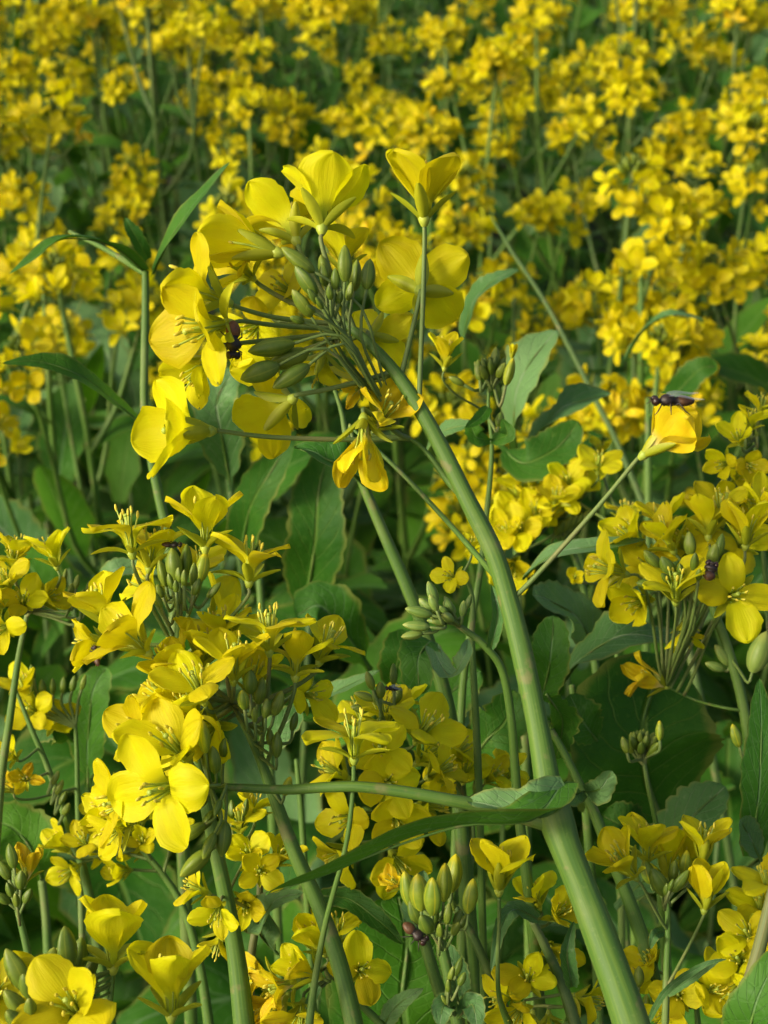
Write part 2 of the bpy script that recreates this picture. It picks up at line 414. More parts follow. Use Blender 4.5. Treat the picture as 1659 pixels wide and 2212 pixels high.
def plant(label, stem, flowers=(), buds=(), leaves=(), branches=(), smat=None, group='mustard plants in the foreground', ped=11, cat='mustard plant', name='mustard_plant', fs=.8, pw=.88, sw=.84):
    """stem: (u, v, depth, width px) from the tip down; carried on to the ground below the last point"""
    e = P(*stem[-1][:3]); a = P(*stem[-2][:3]); dr = ((e-a).normalized()+Vector((0, .15, -.9))).normalized()
    base = Vector((e.x+dr.x*e.z*.5, e.y+dr.y*e.z*.5+.03, 0)) if e.z > .05 else Vector((e.x, e.y, 0))
    r = root(name, label, cat, base, group)
    stem = [(*q[:3], q[3]*sw) for q in stem]
    mb = MB(); stem_tube(mb, stem, base, 20, ground=True); link('stem', mb.mesh('stem', [smat or STEM]), r)
    for br in branches:
        mb = MB(); stem_tube(mb, br, base, 10); link('branch', mb.mesh('branch', [smat or STEM]), r)
    allst = [stem]+list(branches)
    def att(u, v, a):
        if a is not None:
            best = None
            for s_ in allst:
                q = nearest(s_, a[0], a[1]); dd = (q[0]-a[0])**2+(q[1]-a[1])**2
                if best is None or dd < best[0]: best = (dd, q)
            return P(*best[1][:3])
        q = nearest(allst[-1], u, v); return P(*q[:3])
    for F in flowers:
        u, v, d, fd = F[:4]; kw = F[4] if len(F) > 4 else {}
        kw = dict(kw); kw['size'] = kw.get('size', 1)*fs; kw.setdefault('pw', pw); at = kw.pop('at', None); pc = kw.pop('pc', .35); nop = kw.pop('nop', 0)
        pos = P(u, v, d); f = D(*fd)
        flower(r, pos, f, g=random.Random(int(u*3+v)), **kw)
        if not nop:
            A = att(u, v, at); Dd = (pos-A).length; s_ = kw.get('size', 1)
            tp = pos-f*1.3*MM*s_
            c1 = A+(tp-A)*.45+Vector((0, 0, -.05))*Dd; c2 = tp-f*Dd*pc*.5
            pp = cr([A, A*.55+c1*.45, (c1+c2)/2, c2*.5+tp*.5, tp], 4); rr = ped/2*d/FPX
            mb = MB(); mb.tube([q-base for q in pp], [rr*(1.15-.3*i/(len(pp)-1)) for i in range(len(pp))], 7, 0)
            link('pedicel', mb.mesh('pedicel', [PED]), r)
    for B in buds:
        u, v, d, bd, sz = B[:5]; k = B[5] if len(B) > 5 else 'g'; at = B[6] if len(B) > 6 else None
        pos = P(u, v, d); f = D(*bd); L = sz*d/FPX; sx = L/(8*MM)
        base_p = pos-f*L*.5
        b_ = link('bud', BUDM[k], r, frame(base_p-base, f, u % 3, sx) @ Matrix.Diagonal((1.1+.16*math.sin(u*1.7), 1.06+.16*math.sin(v*2.3), 1+.1*math.sin(u+v), 1)))
        A = att(u, v, at); Dd = (base_p-A).length
        if Dd > .001:
            c2 = base_p-f*Dd*.3; pp = cr([A, A*.5+c2*.5, c2, base_p+f*.3*MM], 3); rr = 3.6*d/FPX
            mb = MB(); mb.tube([q-base for q in pp], [rr]*len(pp), 6, 0); link('pedicel', mb.mesh('pedicel', [PED]), r)
    for Lf in leaves:
        pts, wpx = Lf[:2]; kw = Lf[2] if len(Lf) > 2 else {}
        leaf(r, pts, wpx, **kw)
    PLANTS.append(r); return r
def raceme(u, v, d, ax, n, rad, ln, seed, size=1, op=70, at=None, top=True, nb=9, bs=50, bk='g', spread=360, phase=0, elev=.55, wilt=0):
    """flowers spiralling round an axis that ends at (u, v, d); returns flower and bud tuples"""
    g = random.Random(seed); A = D(*ax); X = A.orthogonal().normalized(); Y = A.cross(X); k = d/FPX; fl = []; bu = []
    def toim(p):
        q = p-CAM; dd = q.dot(FW); return (829.5+q.dot(RT)/dd*FPX, 1106-q.dot(UP)/dd*FPX, dd)
    def dirc(w_): return (w_.dot(RT), w_.dot(UP), -w_.dot(FW))
    O = P(u, v, d)
    for i in range(n):
        a = i*2.4+phase+g.uniform(-.3, .3); s = (i+.5)/n; rr = rad*k*g.uniform(.75, 1.1)*(.55+.45*s)
        o_ = X*math.cos(a)+Y*math.sin(a)
        pos = O+o_*rr-A*(ln*k*s)+A*rad*k*.25
        f = o_*(1.0)+A*g.uniform(elev*.5, elev*1.7)+Vector((0, 0, .15)); f.normalize()
        at_ = toim(O-A*(ln*k*s+rad*k*.5))
        fl.append((*toim(pos), dirc(f), dict(size=size*g.uniform(.85, 1.1), op=op+g.uniform(-22, 22), at=(at or at_)[:2], wilt=g.random() < wilt)))
    for i in range(nb):
        a = i*2.4+1; s = (i+.5)/nb; o_ = X*math.cos(a)+Y*math.sin(a)
        pos = O+o_*(bs*.75*k*s**.6)+A*(bs*k*(.5-.6*s)); f = (o_*.9*s+A).normalized()
        bu.append((*toim(pos), dirc(f), bs*(.55+.5*s), bk, toim(O-A*bs*k)[:2]))
    return fl, bu

# ================================================================ ground
mb = MB(); S = 60; nn = 40
mb.grid([[Vector((-S+2*S*i/nn, -S+2*S*j/nn, 0)) for i in range(nn+1)] for j in range(nn+1)], [[(i/nn, j/nn) for i in range(nn+1)] for j in range(nn+1)])
gr = link('ground', mb.mesh('ground', [soil_mat()])); gr['kind'] = 'structure'

# ================================================================ main plant, tip bowed over to the left
d0 = .365
mainstem = [(712, 672, .37, 14), (745, 700, .37, 22), (790, 735, .368, 30), (850, 800, .366, 37), (905, 880, .365, 43), (955, 970, .364, 47), (1010, 1080, .362, 50),
            (1065, 1190, .361, 56), (1100, 1300, .36, 60), (1130, 1420, .358, 62), (1160, 1560, .356, 64), (1183, 1690, .354, 76), (1192, 1735, .353, 98), (1207, 1785, .352, 100), (1222, 1830, .350, 90), (1250, 1900, .348, 88), (1300, 2030, .344, 94), (1370, 2230, .338, 104)]
fl = [
 (916, 474, .362, (-.02, 1, .12), dict(size=1.16, op=38, sepop=45, roll=45, pw=1.2, at=(902, 878))),
 (908, 628, .368, (.02, .30, -.95), dict(size=1.23, op=84, sepop=45, roll=52, at=(872, 812), pc=.2)),
 (695, 494, .366, (.02, .93, -.35), dict(size=1.19, op=34, sepop=70, roll=10, at=(770, 716))),
 (598, 546, .366, (-.92, .25, -.10), dict(size=1.19, op=40, sepop=18, roll=30, at=(735, 690))),
 (640, 520, .38, (-.3, .8, -.5), dict(size=1.10, op=60, at=(735, 690))),
 (488, 652, .358, (-.90, .35, .36), dict(size=1.21, op=62, roll=8, at=(745, 700))),
 (492, 700, .352, (-.78, -.22, .60), dict(size=1.21, op=72, roll=35, at=(745, 706))),
 (455, 772, .362, (-.62, -.72, .35), dict(size=0.80, op=56, roll=0, at=(745, 706))),
 (452, 931, .356, (-.80, -.02, .52), dict(size=1.2, op=58, sepop=18, roll=45, stam=0, pw=1.1, at=(893, 928), pc=.1)),
 (632, 862, .366, (-.52, -.32, -.55), dict(size=1.10, op=64, sepop=45, roll=20, at=(838, 812), pc=.15)),
 (785, 905, .362, (-.02, -.8, .3), dict(size=1.04, op=30, wilt='soft', at=(893, 932))),
 (812, 925, .369, (.35, .55, .5), dict(size=.9, op=46, wilt='soft', at=(893, 940))),
 (742, 588, .378, (-.02, .95, -.2), dict(size=0.82, op=52, at=(745, 700))),
 (800, 722, .380, (.25, -.05, -.9), dict(size=0.86, op=80, at=(820, 770))),
 (566, 700, .384, (-.4, -.3, .7), dict(size=0.82, op=70, at=(745, 700))),
 (640, 640, .384, (-.5, .3, .7), dict(size=0.82, op=66, at=(745, 700))),
 (600, 780, .384, (-.6, -.5, .5), dict(size=0.82, op=70, at=(760, 715))),
 (700, 760, .387, (-.1, -.7, -.3), dict(size=0.80, op=70, at=(770, 725))),
 (545, 600, .376, (-.5, .4, .6), dict(size=0.82, op=60, at=(745, 700))),
 (1390, 983, .352, (.74, .62, .22), dict(size=.98, op=36, sepop=18, wilt='soft', stam=3, pw=1.6, roll=45, at=(1108, 1290), pc=.1)),
 (785, 830, .40, (-.2, -.2, .5), dict(size=0.55, op=50, wilt=True, at=(850, 800))),
]
bu = [
 (645, 562, .355, (-.75, .55, .1), 82, 'g'), (658, 603, .352, (-.55, .75, .2), 86, 'g'), (652, 655, .352, (-.5, .7, .35), 72, 'g'), (745, 568, .354, (.0, 1, .12), 80, 'g'),
 (796, 590, .358, (.12, 1, .05), 70, 'g'), (768, 596, .362, (.1, 1, .1), 64, 'g'), (700, 596, .357, (-.15, 1, .2), 46, 'g'), (724, 604, .355, (.02, 1, .25), 44, 'g'), (700, 575, .365, (-.3, 1, 0), 56, 'g'),
 (590, 750, .352, (-.95, -.18, .15), 92, 'g'), (556, 806, .350, (-.93, -.36, .15), 98, 'g'), (622, 776, .356, (-.92, -.35, .1), 92, 'g'), (628, 814, .352, (-.85, -.55, .15), 92, 'g'),
 (676, 640, .350, (-.5, .7, .5), 40, 'g'), (690, 655, .348, (-.4, .6, .6), 34, 'g'), (712, 632, .350, (-.1, .8, .6), 36, 'g'), (735, 640, .352, (.15, .8, .5), 34, 'g'), (755, 630, .354, (.2, .9, .3), 40, 'g'),
 (640, 690, .350, (-.8, .3, .5), 40, 'g'), (672, 668, .346, (-.6, .4, .7), 28, 'g'),
]
br = [[(455, 1698, .352, 14), (520, 1702, .352, 18), (620, 1706, .352, 22), (700, 1701, .351, 23), (780, 1700, .350, 24), (880, 1712, .350, 26), (980, 1730, .350, 28), (1080, 1748, .352, 34), (1190, 1775, .353, 50)],
      [(760, 925, .405, 7), (850, 1005, .40, 10), (960, 1120, .39, 11), (1050, 1222, .375, 14), (1085, 1262, .362, 16)],
      [(866, 935, .372, 5), (915, 970, .368, 9), (965, 1035, .366, 16), (990, 1062, .364, 18)]]
lv = [([(1215, 1695, .352), (1150, 1768, .338), (1000, 1782, .334), (850, 1828, .332), (700, 1888, .330), (575, 1932, .328)], 150, dict(nrm=(.25, .9, -.30), mat=LM, kind='strap', fold=.35, wave=.10, teeth=.02)),
      ([(1225, 1700, .35), (1150, 1745, .345), (1060, 1742, .347), (1010, 1728, .35)], 110, dict(nrm=(.1, .8, .55), mat=LG, kind='lance', fold=.5, wave=.2, teeth=.03)),
      ]
# ring of fine pedicels and young buds round the bowed tip
A_ = plant('tall bowed mustard plant with the thickest stem, its flower head arching left across the centre', mainstem, fl, bu, lv, br, ped=11, fs=1.0, pw=1.0, sw=.76, group='mustard plants in the foreground')

# raceme on the side branch low left
flB = [(388, 1692, .345, (-.50, -.05, .83), dict(size=1.28, op=84, pw=1.0, roll=38, at=(470, 1700))), (405, 1640, .352, (-.35, .55, .6), dict(size=1.25, pw=1.0, op=50, roll=60)),
       (300, 1722, .356, (-.8, -.1, .5), dict(size=1.05, op=70)), (285, 1775, .362, (-.7, -.3, .6), dict(size=.9, op=70)), (330, 1590, .362, (-.5, .3, .7), dict(size=1.0, op=60)),
       (425, 1560, .356, (-.3, .7, .3), dict(size=.9, op=40)), (260, 1760, .368, (-.9, .2, .3), dict(size=.8, op=60)), (395, 1500, .36, (-.3, .8, .4), dict(size=1, op=40))]
buB = [(418, 1868, .345, (-.72, -.62, .1), 92), (412, 1800, .347, (-.8, -.5, .1), 72), (450, 1830, .343, (-.4, -.9, .2), 66), (482, 1815, .346, (-.1, -1, .1), 78), (462, 1640, .347, (-.1, 1, .1), 62), (440, 1592, .345, (-.1, 1, .2), 72, 'y'),
       (485, 1612, .35, (.1, 1, .2), 50), (448, 1775, .35, (-.5, -.8, .1), 56), (430, 1735, .352, (-.7, -.6, .2), 48), (470, 1745, .34, (-.3, -.8, .5), 40), (415, 1700, .338, (-.9, 0, .4), 44), (400, 1735, .35, (-.8, -.5, .2), 42)]
stB = [(455, 1698, .352, 14), (520, 1702, .352, 18), (620, 1706, .352, 22)]
_ = 0
def add_to(r, fls, bus, st, ped=10, fs=.86):
    """more flowers on a plant already built"""
    n0 = len(PLANTS); base = r.location
    tmp = plant('x', [list(q) for q in st]+[(st[-1][0]+5, st[-1][1]+5, st[-1][2], 8)], fls, bus, ped=ped, fs=fs)
    off = tmp.location.copy()
    for ch in list(tmp.children):
        if ch.name.split('.')[0] == 'stem': me = ch.data; bpy.data.objects.remove(ch); continue
        ch.parent = r; ch.location = ch.location + off - base
    bpy.data.objects.remove(tmp); PLANTS.pop()
bpy.context.view_layer.update()
add_to(A_, flB, buB, stB)

# ================================================================ C: middle-left plant
stC = [(500, 1520, .37, 14), (530, 1570, .37, 20), (562, 1640, .37, 26), (595, 1730, .37, 32), (640, 1850, .37, 38), (690, 1960, .37, 42), (735, 2090, .368, 46), (770, 2240, .366, 50)]
flC = [
 (582, 1408, .362, (-0.022, 1.35, 0.033), dict(size=1.05, op=86, sepop=70, roll=20, at=(562, 1640), pc=.2)), (638, 1462, .366, (0.11, 1.35, 0.0275), dict(size=1.05, op=62, sepop=92, roll=10, at=(570, 1660))),
 (690, 1430, .376, (0.495, 1.05, 0.165), dict(size=1.0, op=70)), (505, 1470, .357, (0.055, 1.2, 0.275), dict(pw=.96, size=1.05, op=45, roll=15)), (440, 1440, .368, (0.055, 1.15, 0.33), dict(size=1.0, op=62)),
 (400, 1470, .362, (-0.605, 1.1, 0.165), dict(size=1.05, op=56)), (385, 1530, .360, (-0.825, 0.8, 0.275), dict(size=1.0, op=70)), (440, 1515, .352, (-0.22, 0.7, 0.4675), dict(size=1.05, op=66, roll=20)),
 (350, 1560, .366, (-0.66, 0.45, 0.33), dict(size=1.0, op=78)), (470, 1565, .360, (-.35, -.2, .9), dict(size=1.0, op=62)), (540, 1500, .374, (0.22, 1.05, 0.33), dict(size=.9, op=50)), (480, 1400, .376, (-0.11, 1.15, 0.33), dict(size=1.0, op=60)),
 (415, 1580, .374, (-0.385, -0.15, 0.4125), dict(size=1.05, op=74)), (650, 1500, .385, (0.33, 0.05, 0.44), dict(size=.8, op=70))]
buC = [(540, 1470, .355, (0, 1, .2), 60), (562, 1490, .36, (.2, 1, .1), 62), (600, 1520, .362, (.3, .9, .1), 54), (575, 1530, .358, (.1, 1, .2), 44), (525, 1510, .352, (-.1, 1, .3), 50, 'y'), (550, 1545, .355, (0, 1, .4), 36),
       (598, 1610, .362, (.05, 1, .1), 54), (583, 1590, .365, (0, 1, .1), 42), (620, 1700, .365, (.3, .9, 0), 40, 'y'), (635, 1560, .37, (.2, .9, .1), 40)]
brC = [[(1000, 1905, .38, 7), (880, 1850, .376, 10), (760, 1760, .37, 12), (690, 1690, .368, 14), (585, 1640, .366, 15), (500, 1600, .366, 16)]]
plant('curving mustard plant left of centre whose upright flower holds its stamens up like a crown', stC, flC, buC, branches=[], ped=10, fs=0.88)

# D: upright raceme above C
stD = [(388, 1262, .376, 14), (387, 1330, .376, 18), (386, 1400, .377, 22), (400, 1500, .38, 24), (425, 1640, .382, 30), (458, 1800, .384, 36), (492, 1960, .385, 42), (512, 2080, .385, 48), (530, 2240, .384, 56)]
flD = [
 (285, 1196, .368, (-0.198, 1.35, 0.055), dict(size=1.05, op=82, sepop=92, roll=42, at=(384, 1420), pc=.3)), (322, 1228, .376, (0.165, 1.3, 0.0825), dict(size=.95, op=62, roll=20, at=(384, 1400))),
 (443, 1184, .366, (-0.022, 1.35, -0.011), dict(pw=.96, size=1.06, op=44, sepop=70, roll=12, at=(388, 1380))), (538, 1258, .368, (0.132, 1.35, 0.066), dict(size=1.05, op=66, sepop=70, roll=30, at=(432, 1420), pc=.3)),
 (232, 1352, .366, (-0.385, 1.2, 0.055), dict(pw=.96, size=1.0, op=50, roll=50, at=(388, 1440))), (318, 1408, .356, (-0.66, 0.65, 0.3575), dict(pw=.96, size=1.1, op=58, roll=28, at=(388, 1460))),
 (352, 1290, .384, (-0.55, 0.45, 0.22), dict(size=.95, op=70)), (450, 1350, .387, (0.33, 0.25, 0.11), dict(size=1.0, op=62)), (430, 1240, .39, (0.11, 0.75, 0.44), dict(size=.7, op=60)), (240, 1390, .374, (-0.88, -0.05, 0.165), dict(size=.8, op=50))]
buD = [(375, 1218, .365, (-.1, 1, .1), 72, 'g'), (402, 1214, .368, (.05, 1, 0), 66, 'g'), (438, 1224, .366, (.2, 1, 0), 66, 'y'), (352, 1240, .366, (-.25, 1, .1), 56, 'g'), (418, 1242, .362, (.1, 1, .3), 48), (386, 1240, .358, (0, 1, .4), 40), (398, 1250, .356, (.05, 1, .4), 36),
       (368, 1256, .358, (-.2, 1, .3), 38), (345, 1275, .364, (-.4, .9, .2), 36), (425, 1268, .362, (.3, .9, .2), 40), (462, 1275, .368, (.6, .7, .1), 44), (380, 1268, .355, (0, 1, .5), 28), (340, 1296, .36, (-.4, .9, .3), 40, 'p')]
plant('upright mustard plant at left, a tight bud bunch ringed by flowers above the crown flower', stD, flD, buD, ped=9, fs=0.93)

# E: centre raceme behind the side branch
stE = [(815, 1560, .42, 14), (825, 1640, .42, 20), (845, 1760, .42, 24), (880, 1900, .42, 28), (930, 2080, .42, 32), (980, 2240, .42, 36)]
flE = [(830, 1570, .41, (-0.11, 1.1, 0.33)), (790, 1580, .42, (-0.33, 1.15, 0.275)), (900, 1600, .405, (0.385, 0.6, 0.4675), dict(roll=10)), (860, 1560, .42, (0.22, 1.25, 0.165)), (835, 1690, .398, (.1, .1, .95)), (750, 1680, .41, (-0.77, 0.45, 0.33)),
       (925, 1680, .41, (0.66, 0.45, 0.33)), (775, 1760, .405, (-0.33, -0.05, 0.44)), (850, 1760, .40, (.2, -.3, .9)), (900, 1740, .412, (0.66, 0.05, 0.33)), (845, 1840, .415, (0.22, -0.25, 0.385)), (760, 1830, .415, (-0.44, -0.25, 0.33)), (900, 1650, .42, (0.88, 0.75, 0.22)), (820, 1630, .40, (0, .4, .9))]
flE = [f if len(f) > 4 else (*f, dict(op=66, size=.86)) for f in flE]
flE2 = [(975, 1640, .43, (.6, .6, .3), dict(op=70)), (1000, 1690, .43, (.1, .8, .5), dict(op=60)), (1050, 1690, .435, (.5, .6, .5), dict(op=60, size=.9)), (1095, 1680, .44, (.2, .8, .4), dict(op=60, size=.9)), (1120, 1735, .44, (.2, .6, .6), dict(op=60, size=.8)), (960, 1710, .435, (-.3, .5, .6), dict(op=66, size=.8))]
buE = [(798, 1468, .40, (-.35, 1, 0), 46), (850, 1458, .405, (0, 1, 0), 44), (812, 1505, .402, (-.3, .9, .1), 44), (790, 1505, .405, (-.9, .3, 0), 44), (775, 1530, .41, (-.95, .2, 0), 42), (822, 1490, .40, (0, 1, .2), 40), (860, 1500, .41, (.3, .9, 0), 40)]
plant('mustard plant in the centre with a dense round flower head behind the side branch', stE, flE, buE, ped=8, fs=0.96)
plant('mustard plant whose few loose flowers show between the dense centre head and the thickest stem', [(1010, 1730, .44, 12), (1020, 1800, .44, 18), (1010, 1900, .44, 26), (1000, 2000, .44, 28), (990, 2240, .44, 30)], flE2, [(1030, 1700, .43, (0, 1, .2), 40)], ped=7, fs=0.7)
# side-on flower on its long pedicel
plant('slender mustard shoot at centre, one side-on level-petalled flower on a long bare stalk', [(764, 1655, .352, 11), (763, 1700, .352, 12), (755, 1780, .352, 13), (742, 1850, .353, 13), (720, 1930, .355, 14), (700, 2010, .357, 15), (680, 2120, .36, 18), (665, 2240, .362, 22)],
      [(765, 1640, .352, (0, 1, .04), dict(size=.98, op=92, sepop=92, roll=42, nop=1))], [], ped=10, fs=0.95)

# F: cluster below the low-left raceme
stF = [(520, 1840, .41, 10), (560, 1900, .41, 16), (552, 2000, .41, 20), (540, 2100, .41, 22), (545, 2240, .41, 26)]
flF = [(520, 1800, .41, (-0.11, 1.25, 0.22)), (550, 1770, .415, (0.11, 1.25, 0.11)), (475, 1955, .38, (-.1, -.35, .95)), (450, 1930, .395, (-0.88, 0.45, 0.275)), (480, 2010, .40, (-0.22, -0.55, 0.165)), (595, 1870, .41, (0.44, 0.85, 0.33)),
       (560, 1880, .40, (.1, .2, .95)), (530, 1940, .405, (0, -.2, .9)), (540, 1850, .41, (-.1, .5, .9))]
plant('mustard plant with a ragged flower head hanging over the stalk below the drooping green buds', stF, [(*f, dict(op=58, size=.74)) for f in flF], [(500, 1750, .41, (0, 1, 0), 40), (530, 1745, .41, (.2, 1, 0), 38), (478, 1890, .392, (.0, 1, .1), 42)], ped=8, smat=STEMR, fs=0.85)

# far-left raceme behind
stK2 = [(300, 1830, .46, 12), (345, 1880, .46, 17), (395, 1960, .46, 20), (430, 2080, .46, 24), (455, 2240, .46, 28)]
f_, b_ = raceme(285, 1815, .46, (-.6, .65, .3), 7, 75, 90, 21, .95, 66, nb=8, bs=34)
f_ += [(150, 1840, .455, (-.6, .6, .2), dict(op=40)), (190, 1830, .45, (-.2, .6, .7), dict(op=60)), (225, 1820, .455, (-.2, .8, .4), dict(op=60)), (170, 1870, .455, (-.6, -.3, .7), dict(op=50)), (235, 1770, .455, (-.3, .8, .5), dict(op=60))]
plant('mustard plant at lower left leaning left beneath the large bright face-on flower', stK2, f_, b_, ped=7, fs=0.66)

# G: bottom left
stG = [(60, 2150, .335, 16), (80, 2200, .335, 24), (95, 2260, .335, 30)]
flG = [(244, 2090, .338, (-.03, 1, .06), dict(size=1.1, op=36, sepop=70, roll=15, at=(228, 2230), pc=.2)), (170, 2190, .318, (-.1, .55, .85), dict(size=1.05, op=62, roll=45)), (-20, 2170, .33, (.3, .6, .7), dict(size=1, op=60))]
buG = [(145, 2048, .33, (-.1, 1, .1), 96), (35, 2095, .325, (-.4, .9, .1), 104), (108, 2085, .335, (.25, .95, .1), 80), (88, 2112, .325, (.15, .95, .2), 84), (170, 2060, .338, (.2, 1, .0), 80), (120, 2120, .33, (.1, .9, .3), 70), (32, 2165, .315, (-.5, .75, .3), 92), (10, 2130, .33, (-.7, .6, .2), 84),
       (60, 2130, .32, (-.2, .9, .4), 74), (200, 2085, .342, (.5, .9, 0), 50), (128, 2075, .345, (.05, 1, 0), 80), (30, 2200, .31, (-.4, .7, .5), 66), (65, 2175, .31, (0, .9, .5), 52)]
plant('mustard plant in the bottom left corner with fat green buds beneath a tall cupped flower', stG, flG, buG, branches=[[(244, 2095, .338, 10), (240, 2150, .338, 11), (225, 2250, .338, 12)]], ped=9, fs=1.0, pw=.95)
plant('single cup-shaped mustard flower with its four sepals spread wide at the bottom edge, left', [(370, 2205, .332, 14), (372, 2250, .332, 16), (372, 2300, .332, 20)], [(370, 2196, .332, (.02, 1, .04), dict(size=1.1, op=27, sepop=70, roll=0, nop=1))], [], fs=1.0, pw=.95)

# H: bottom centre-left wilted head
stH = [(700, 2090, .40, 12), (740, 2130, .40, 16), (790, 2180, .40, 20), (850, 2240, .40, 24)]
flH = [(640, 2120, .385, (-.8, -.1, .5), dict(op=50, wilt='soft')), (620, 2150, .39, (-.7, -.4, .5), dict(op=60, wilt=True)), (655, 2165, .385, (-.1, -.7, .7), dict(op=60)), (700, 2060, .39, (-.5, .8, .2), dict(op=30)), (775, 2095, .385, (.15, .3, .95), dict(op=84, roll=0, size=.98)),
       (730, 2040, .41, (0, .9, .3), dict(op=60)), (600, 2120, .395, (-.9, .2, .3), dict(op=50, wilt='soft')), (690, 2110, .38, (-.8, .5, .4), dict(op=35))]
plant('mustard plant at the bottom with crumpled orange-yellow flowers drooping beside one clean face-on flower', stH, flH, [(640, 2190, .39, (-.5, -.5, .3), 40)], ped=8, fs=0.8)

# I: bud cluster bottom centre
stI = [(940, 1990, .362, 26), (958, 2060, .362, 30), (975, 2140, .362, 30), (992, 2240, .362, 34)]
buI = [(882, 1920, .352, (-.22, 1, .1), 86, 'y'), (906, 1928, .348, (-.1, 1, .2), 84, 'y'), (934, 1938, .343, (0, 1, .3), 86, 'y'), (960, 1905, .352, (.05, 1, .0), 84, 'y'), (980, 1885, .362, (.12, 1, 0), 84, 'y'), (1016, 1938, .352, (.15, 1, .1), 72, 'y'), (895, 1970, .35, (-.35, .9, .2), 60),
       (920, 1995, .34, (-.4, .75, .5), 62), (968, 1975, .35, (.1, 1, .2), 46), (990, 1980, .352, (.4, .9, .2), 46), (950, 2010, .34, (0, .8, .6), 40), (985, 2005, .345, (.3, .8, .5), 42), (1000, 1990, .36, (.5, .8, .1), 40), (938, 1975, .35, (0, 1, .4), 52), (890, 1945, .36, (-.3, 1, 0), 70, 'y')]
buI += [(975, 2105, .35, (.2, .9, .3), 36), (990, 2090, .36, (.3, 1, .1), 40), (968, 2130, .35, (.0, .9, .4), 34), (998, 2115, .35, (.4, .9, .1), 32), (960, 2160, .352, (-.5, .8, .2), 30), (1010, 2150, .36, (.4, .8, .1), 34)]
plant('mustard plant at bottom centre topped by unopened yellow-green buds, no open flowers', stI, [(870, 1918, .375, (-.5, .5, .5), dict(size=.6, op=40, wilt=True))], buI, [([(915, 2010, .40), (905, 1960, .40), (915, 1880, .405)], 80, dict(kind='lance', mat=LG, nrm=(0, .3, .9))), ([(1000, 2150, .37), (975, 2080, .372), (945, 2030, .376)], 60, dict(kind='lance', mat=LG)),
      ([(985, 2190, .36), (960, 2170, .352), (950, 2215, .35)], 50, dict(kind='broad', mat=LG)), ([(990, 2200, .36), (1020, 2170, .352), (1030, 2220, .35)], 50, dict(kind='broad', mat=LG))], ped=9)
plant('lone round-petalled mustard flower on a thin straight stalk right of the yellow-green buds', [(1078, 1940, .365, 9), (1078, 2000, .366, 10), (1075, 2080, .368, 11), (1080, 2160, .372, 14), (1110, 2240, .38, 24)], [(1078, 1925, .364, (.02, 1, .1), dict(size=1.05, op=44, sepop=18, roll=45, pw=1.15, nop=1))], [], fs=0.88, pw=1.0)

# J: bottom right of centre
stJ = [(1150, 1990, .385, 18), (1180, 2050, .385, 24), (1215, 2130, .384, 28), (1250, 2240, .382, 34)]
f_ = [(1165, 1960, .40, (-.3, .8, .3)), (1195, 1985, .40, (.3, .5, .6)), (1185, 2040, .40, (.2, -.3, .8)), (1140, 2120, .385, (-.1, .5, .85)), (1185, 2190, .385, (0, -.8, .5)), (1110, 2150, .392, (-.8, 0, .5)), (1240, 2150, .395, (.8, -.2, .1)), (1150, 2190, .39, (-.3, -.8, .4)), (1130, 2170, .38, (-.4, -.3, .8))]
plant('mustard plant at bottom right of centre with flowers hanging behind its dark leaning stalk', stJ, [(*f, dict(op=62, size=.8)) for f in f_], [(1160, 2075, .385, (-.6, .2, .5), 60, 'y')],
      [([(1160, 1985, .38), (1110, 1965, .374), (1080, 2010, .37), (1060, 2100, .368)], 44, dict(mat=LG, kind='lance', fold=.6)), ([(1235, 2130, .38), (1225, 2060, .375), (1240, 1990, .375)], 50, dict(mat=LG, kind='lance', fold=.8))], smat=STEMD, ped=7, fs=0.84)
plant('bare dark mustard stalk slanting up behind the yellow-green buds', [(985, 1960, .40, 14), (1020, 2020, .40, 22), (1060, 2110, .40, 26), (1110, 2240, .40, 30)], [], [(975, 1950, .40, (-.3, .9, 0), 40)], smat=STEMD)

# K: lower right head
stK = [(1424, 1905, .372, 12), (1440, 1945, .372, 15), (1443, 2010, .372, 16), (1440, 2100, .371, 18), (1436, 2240, .37, 20)]
flK = [(1396, 1862, .37, (-.02, 1, .08), dict(size=.98, op=50, sepop=70, roll=12, at=(1440, 1950))), (1372, 1895, .362, (-.62, .75, .25), dict(size=1.0, op=56, roll=20, at=(1442, 2010))), (1440, 1900, .372, (.05, .9, -.25), dict(size=1.0, op=34, roll=20)), (1517, 1862, .37, (.1, 1, .05), dict(size=.95, op=52, sepop=18, roll=30, at=(1440, 1960))),
       (1521, 1966, .362, (.12, 1, .12), dict(size=.92, op=22, roll=45, at=(1447, 2130), pc=.1)), (1480, 1880, .38, (.1, .9, .0), dict(size=.75, op=20))]
buK = [(1424, 1908, .362, (-.45, .85, .2), 66), (1455, 1880, .366, (.1, 1, .1), 54), (1470, 1905, .362, (.5, .8, .2), 56), (1398, 1880, .368, (-.3, 1, 0), 60, 'y'), (1480, 1862, .37, (.15, 1, 0), 60, 'y'), (1510, 1888, .368, (.7, .6, .1), 60, 'p'), (1440, 1920, .358, (0, .9, .4), 36), (1450, 1912, .357, (.2, .9, .4), 30)]
plant('mustard plant at lower right, five separate flowers round dark buds on a thin stalk', stK, flK, buK, [([(1440, 2010, .375), (1415, 2020, .37), (1405, 2050, .37)], 26, dict(mat=LG)), ([(1443, 2150, .368), (1500, 2110, .36), (1560, 2070, .355)], 18, dict(mat=LG, rib=False)), ([(1398, 2212, .36), (1440, 2140, .355), (1520, 2085, .35), (1570, 2072, .35)], 16, dict(mat=LG, rib=False, kind='lance'))], ped=7, fs=0.84, pw=.92)
